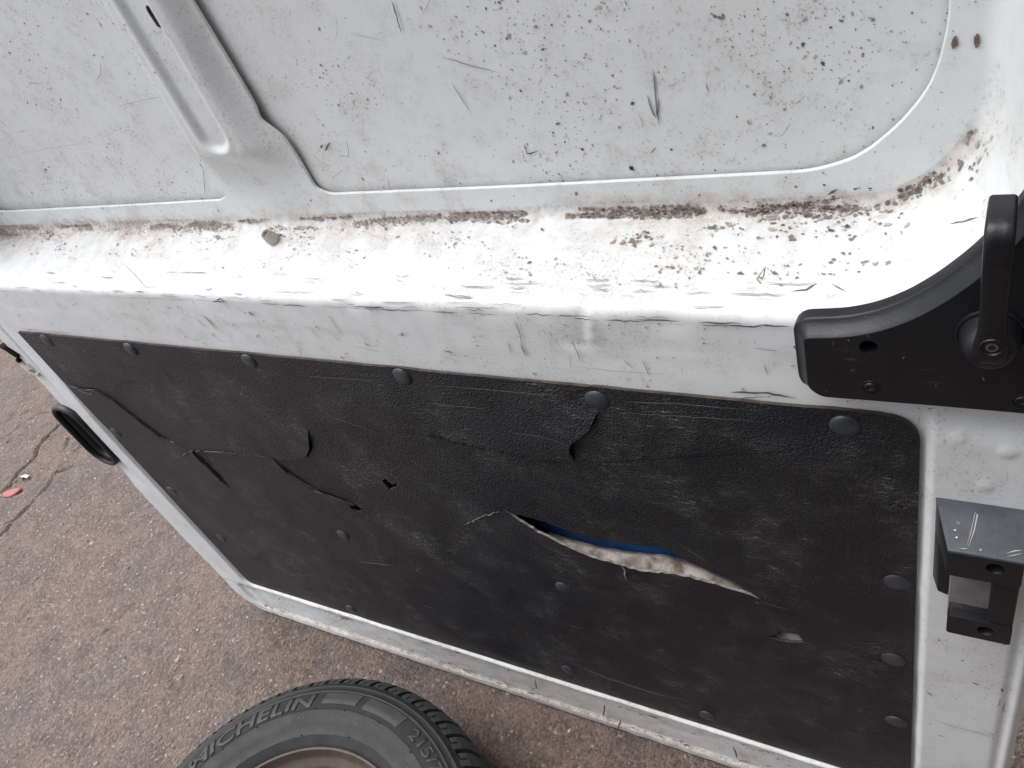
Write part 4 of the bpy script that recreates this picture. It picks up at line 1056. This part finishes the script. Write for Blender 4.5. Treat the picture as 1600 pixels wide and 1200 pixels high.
# logo band, raised panels and letters on the sidewall
def sector(name, a0, a1, r0, r1, lift_, mat, th=.0008, slant=0.0):
    na = max(3, int(abs(a0 - a1) / 1.2)); nr = 6; v = []
    for lev in (0, 1):
        for i in range(nr + 1):
            r = r0 + (r1 - r0) * i / nr
            for j in range(na + 1):
                a_ = math.radians(a0 + (a1 - a0) * j / na - slant * (i / nr)); v.append((r * math.cos(a_), r * math.sin(a_), side_z(r) + (lift_ if lev == 0 else lift_ - th)))
    f = grid_faces(nr + 1, na + 1); m = (nr + 1) * (na + 1)
    ring = list(range(na + 1)) + [i * (na + 1) + na for i in range(1, nr + 1)] + [nr * (na + 1) + j for j in range(na - 1, -1, -1)] + [i * (na + 1) for i in range(nr - 1, 0, -1)]
    for i in range(len(ring)): a_, b_ = ring[i], ring[(i + 1) % len(ring)]; f.append((b_, a_, a_ + m, b_ + m))
    return TY(mesh_obj(name, v, f, mat, angle=40))
sector('logo_band', 168, 46, .2645, .2935, .0006, BAND)
sector('logo_panel', 110.5, 96.5, .2715, .2915, .0016, LETTER, slant=1.2)
sector('logo_panel', 93.5, 77.0, .2700, .2915, .0016, LETTER, slant=1.2)
def ring_text(name, txt, a_start, a_end, r0, cap, mat, lift_=.0018, shear=.22, bold=.032):
    cu = bpy.data.curves.new(name, 'FONT'); cu.body = txt; cu.size = 1.0; cu.extrude = 0; cu.offset = bold; cu.resolution_u = 3; cu.shear = shear
    o = bpy.data.objects.new(name, cu); COL.objects.link(o)
    dg = bpy.context.evaluated_depsgraph_get(); me = bpy.data.meshes.new_from_object(o.evaluated_get(dg)); bpy.data.objects.remove(o)
    import bmesh
    bm = bmesh.new(); bm.from_mesh(me)
    bmesh.ops.triangulate(bm, faces=bm.faces[:])
    for _ in range(2):
        lg = [e for e in bm.edges if e.calc_length() > .12]
        if lg: bmesh.ops.subdivide_edges(bm, edges=lg, cuts=1); bmesh.ops.triangulate(bm, faces=bm.faces[:])
    bm.normal_update()
    xs = [v_.co.x for v_ in bm.verts]; ys = [v_.co.y for v_ in bm.verts]; x0, x1, y0, y1 = min(xs), max(xs), min(ys), max(ys)
    ret = bmesh.ops.extrude_face_region(bm, geom=bm.faces[:]); top = {e for e in ret['geom'] if isinstance(e, bmesh.types.BMVert)}
    for v_ in bm.verts:
        u_ = (v_.co.x - x0) / (x1 - x0); w_ = (v_.co.y - y0) / (y1 - y0); r = r0 + cap * w_; a_ = math.radians(a_start + (a_end - a_start) * u_)
        v_.co = (r * math.cos(a_), r * math.sin(a_), side_z(r) + (lift_ if v_ in top else .0003))
    bmesh.ops.recalc_face_normals(bm, faces=bm.faces[:])
    bm.to_mesh(me); bm.free(); me.materials.clear(); me.materials.append(mat); me.name = name
    o = bpy.data.objects.new(name, me); COL.objects.link(o); o['label'] = 'raised lettering reading ' + txt
    return TY(o)
ring_text('raised_lettering', 'MICHELIN', 163.5, 113.0, .2665, .0245, LETTER)
ring_text('size_lettering', '215/70', 71.5, 49.5, .2715, .0190, LETTER, .0016, 0, .022)
# rows of small moulded marks below the logo
mv = []; mf = []
for (a0, a1, r, n_) in ((104, 79, .2525, 22), (100, 84, .2470, 12), (119, 116, .251, 4), (119, 116, .247, 4), (73, 60, .243, 14)):
    for k in range(n_):
        if random.random() < .2: continue
        aa = math.radians(a0 + (a1 - a0) * k / n_); da = math.radians(.28); h_ = .0028
        b0 = len(mv)
        for rr_ in (r, r + h_):
            for s_ in (-da, da): mv.append((rr_ * math.cos(aa + s_), rr_ * math.sin(aa + s_), side_z(rr_) + .0009))
        mf.append((b0, b0 + 1, b0 + 3, b0 + 2))
TY(mesh_obj('moulded_marks', mv, mf, LETTER, smooth=False, kind='stuff'))
# rubber vent nibs
for aa, r in ((112.5, .2645), (136, .2615), (84, .2615), (66, .2600), (100, .262), (150, .262), (95, .2265), (118, .2270)):
    c = (r * math.cos(math.radians(aa)), r * math.sin(math.radians(aa)), side_z(r) - .0005)
    v, f = revolve([(.0011, 0), (.0009, .0028), (.0001, .003)], 6, c); TY(mesh_obj('vent_nib', v, f, RUBBER))
rp = [(.2050, .170), (.2066, .1840), (.2095, .1905), (.2098, .1925), (.2080, .1938), (.2055, .1925), (.2035, .1870), (.2015, .1800), (.1985, .1740), (.1900, .1690), (.1860, .1640), (.1830, .1500), (.1780, .1180), (.1760, .1050), (.1660, .1000), (.1500, .1080), (.1250, .1260), (.1050, .1300), (.0850, .1240), (.0700, .1220), (.0330, .1220), (.0320, .1100)]
v, f = revolve(rp, 96); rim = WH(mesh_obj('rim', v, f, RIM, angle=40))
v, f = revolve([(.2050, .045), (.2066, .031), (.2095, .0245), (.2080, .021), (.2035, .028), (.1985, .041), (.1830, .065), (.1780, .100)], 96); o = mesh_obj('rim_back', v, f, RIM, angle=40); o.parent = rim
for k in range(5):
    aa = 2 * math.pi * k / 5 + .3; v, f = revolve([(.0085, .1226), (.0085, .1220), (.0001, .1219)], 16, (.056 * math.cos(aa), .056 * math.sin(aa), .0006)); o = mesh_obj('bolt_hole_disc', v, f, HOLE); o.parent = rim  # flat near-black discs: the holes' darkness is in the colour, nothing is cut

# ------------------------------------------------------------------ loose grit and litter
gv = []; gf = []; gc = []
ico = [(0, 0, 1), (.89, 0, .45), (.28, .85, .45), (-.72, .53, .45), (-.72, -.53, .45), (.28, -.85, .45), (.72, .53, -.3), (-.28, .85, -.3), (-.89, 0, -.3), (-.28, -.85, -.3), (.72, -.53, -.3)]
icf = [(0, 1, 2), (0, 2, 3), (0, 3, 4), (0, 4, 5), (0, 5, 1), (1, 6, 2), (2, 7, 3), (3, 8, 4), (4, 9, 5), (5, 10, 1), (2, 6, 7), (3, 7, 8), (4, 8, 9), (5, 9, 10), (1, 10, 6)]
for k in range(4200):
    xx = random.uniform(-3.3, .2); yy = random.uniform(-.75, .8)
    if math.hypot(xx - WC[0], yy - WC[1]) < .33 or (-.01 < yy < .12 and -1.43 < xx < .07): continue
    r = min(.0009 + rng.exponential(.0011), .0065); q_ = random.random()
    if q_ < .055: c = np.array((.52, .49, .45)) * random.uniform(.7, 1.15); r = min(r, .0036)
    elif q_ < .7: c = np.array((.25, .20, .17)) * random.uniform(.5, 1.3)
    else: c = np.array((.15, .14, .14)) * random.uniform(.4, 1.3)
    b0 = len(gv); ro = random.uniform(0, 6.3); sx, sy, sz = random.uniform(.7, 1.4), random.uniform(.7, 1.2), random.uniform(.35, .8)
    zz = float(ground_z(xx, yy)) + r * .12
    for (p, q2, s_) in ico:
        j = random.uniform(.75, 1.15); a_, b_ = p * sx * j * r, q2 * sy * j * r
        gv.append((xx + a_ * math.cos(ro) - b_ * math.sin(ro), yy + a_ * math.sin(ro) + b_ * math.cos(ro), zz + s_ * sz * r)); gc.append((*c, 1))
    gf += [tuple(i + b0 for i in t) for t in icf]
grit = mesh_obj('loose_grit', gv, gf, mat_attr('grit', .8), smooth=False, attrs={'tint': np.array(gc)}, kind='stuff')
grit['label'] = 'loose grit and small stones scattered over the asphalt'; grit['category'] = 'grit'
c = UG(20, 772); zc = float(ground_z(c[0], c[1])) + .004
v = []; n_ = 14
for rr_, hh in ((1.0, 0), (.6, .0018), (.2, .001)):
    for k in range(n_):
        aa = 2 * math.pi * k / n_; v.append((rr_ * .034 * math.cos(aa) * (1 + .15 * math.cos(aa)), rr_ * .017 * math.sin(aa), hh + .004 * math.cos(aa) ** 2))
f = grid_faces(3, n_, True) + [tuple(range(2 * n_, 3 * n_))]
n0_ = len(v); v += [(p[0], p[1], p[2] - .0012) for p in v[:n_]]; f += [(k, n0_ + k, n0_ + (k + 1) % n_, (k + 1) % n_) for k in range(n_)] + [tuple(range(n0_, n0_ + n_))[::-1]]
pet = mesh_obj('petal', v, f, mat_plain('pink_petal', (.36, .10, .10), (.30, .12, .11), .6, 60, .0005, 200, .3))
pet.location = (c[0], c[1], zc); pet.rotation_euler = (0, 0, .5); pet['label'] = 'small reddish pink petal lying beside a crack in the asphalt'; pet['category'] = 'petal'
c = UG(40, 748); zc = float(ground_z(c[0], c[1]))
v, f = prism([(-.022, 0), (-.012, .012), (.004, .014), (.01, .006), (.024, .010), (.026, -.002), (.008, -.004), (-.002, -.012), (-.008, -.004)], 0, .003)
v = [(p[0], p[2], -p[1] + .006 + .006 * math.sin(p[0] * 120)) for p in v]
pl = mesh_obj('plastic_scrap', v, f, mat_plain('scrap', (.50, .50, .50), (.32, .32, .33), .5, 60, .0005, 200, .4), smooth=False)
pl.location = (c[0], c[1], zc + .002); pl['label'] = 'crumpled pale grey plastic scrap lying in a crack of the asphalt'; pl['category'] = 'litter'
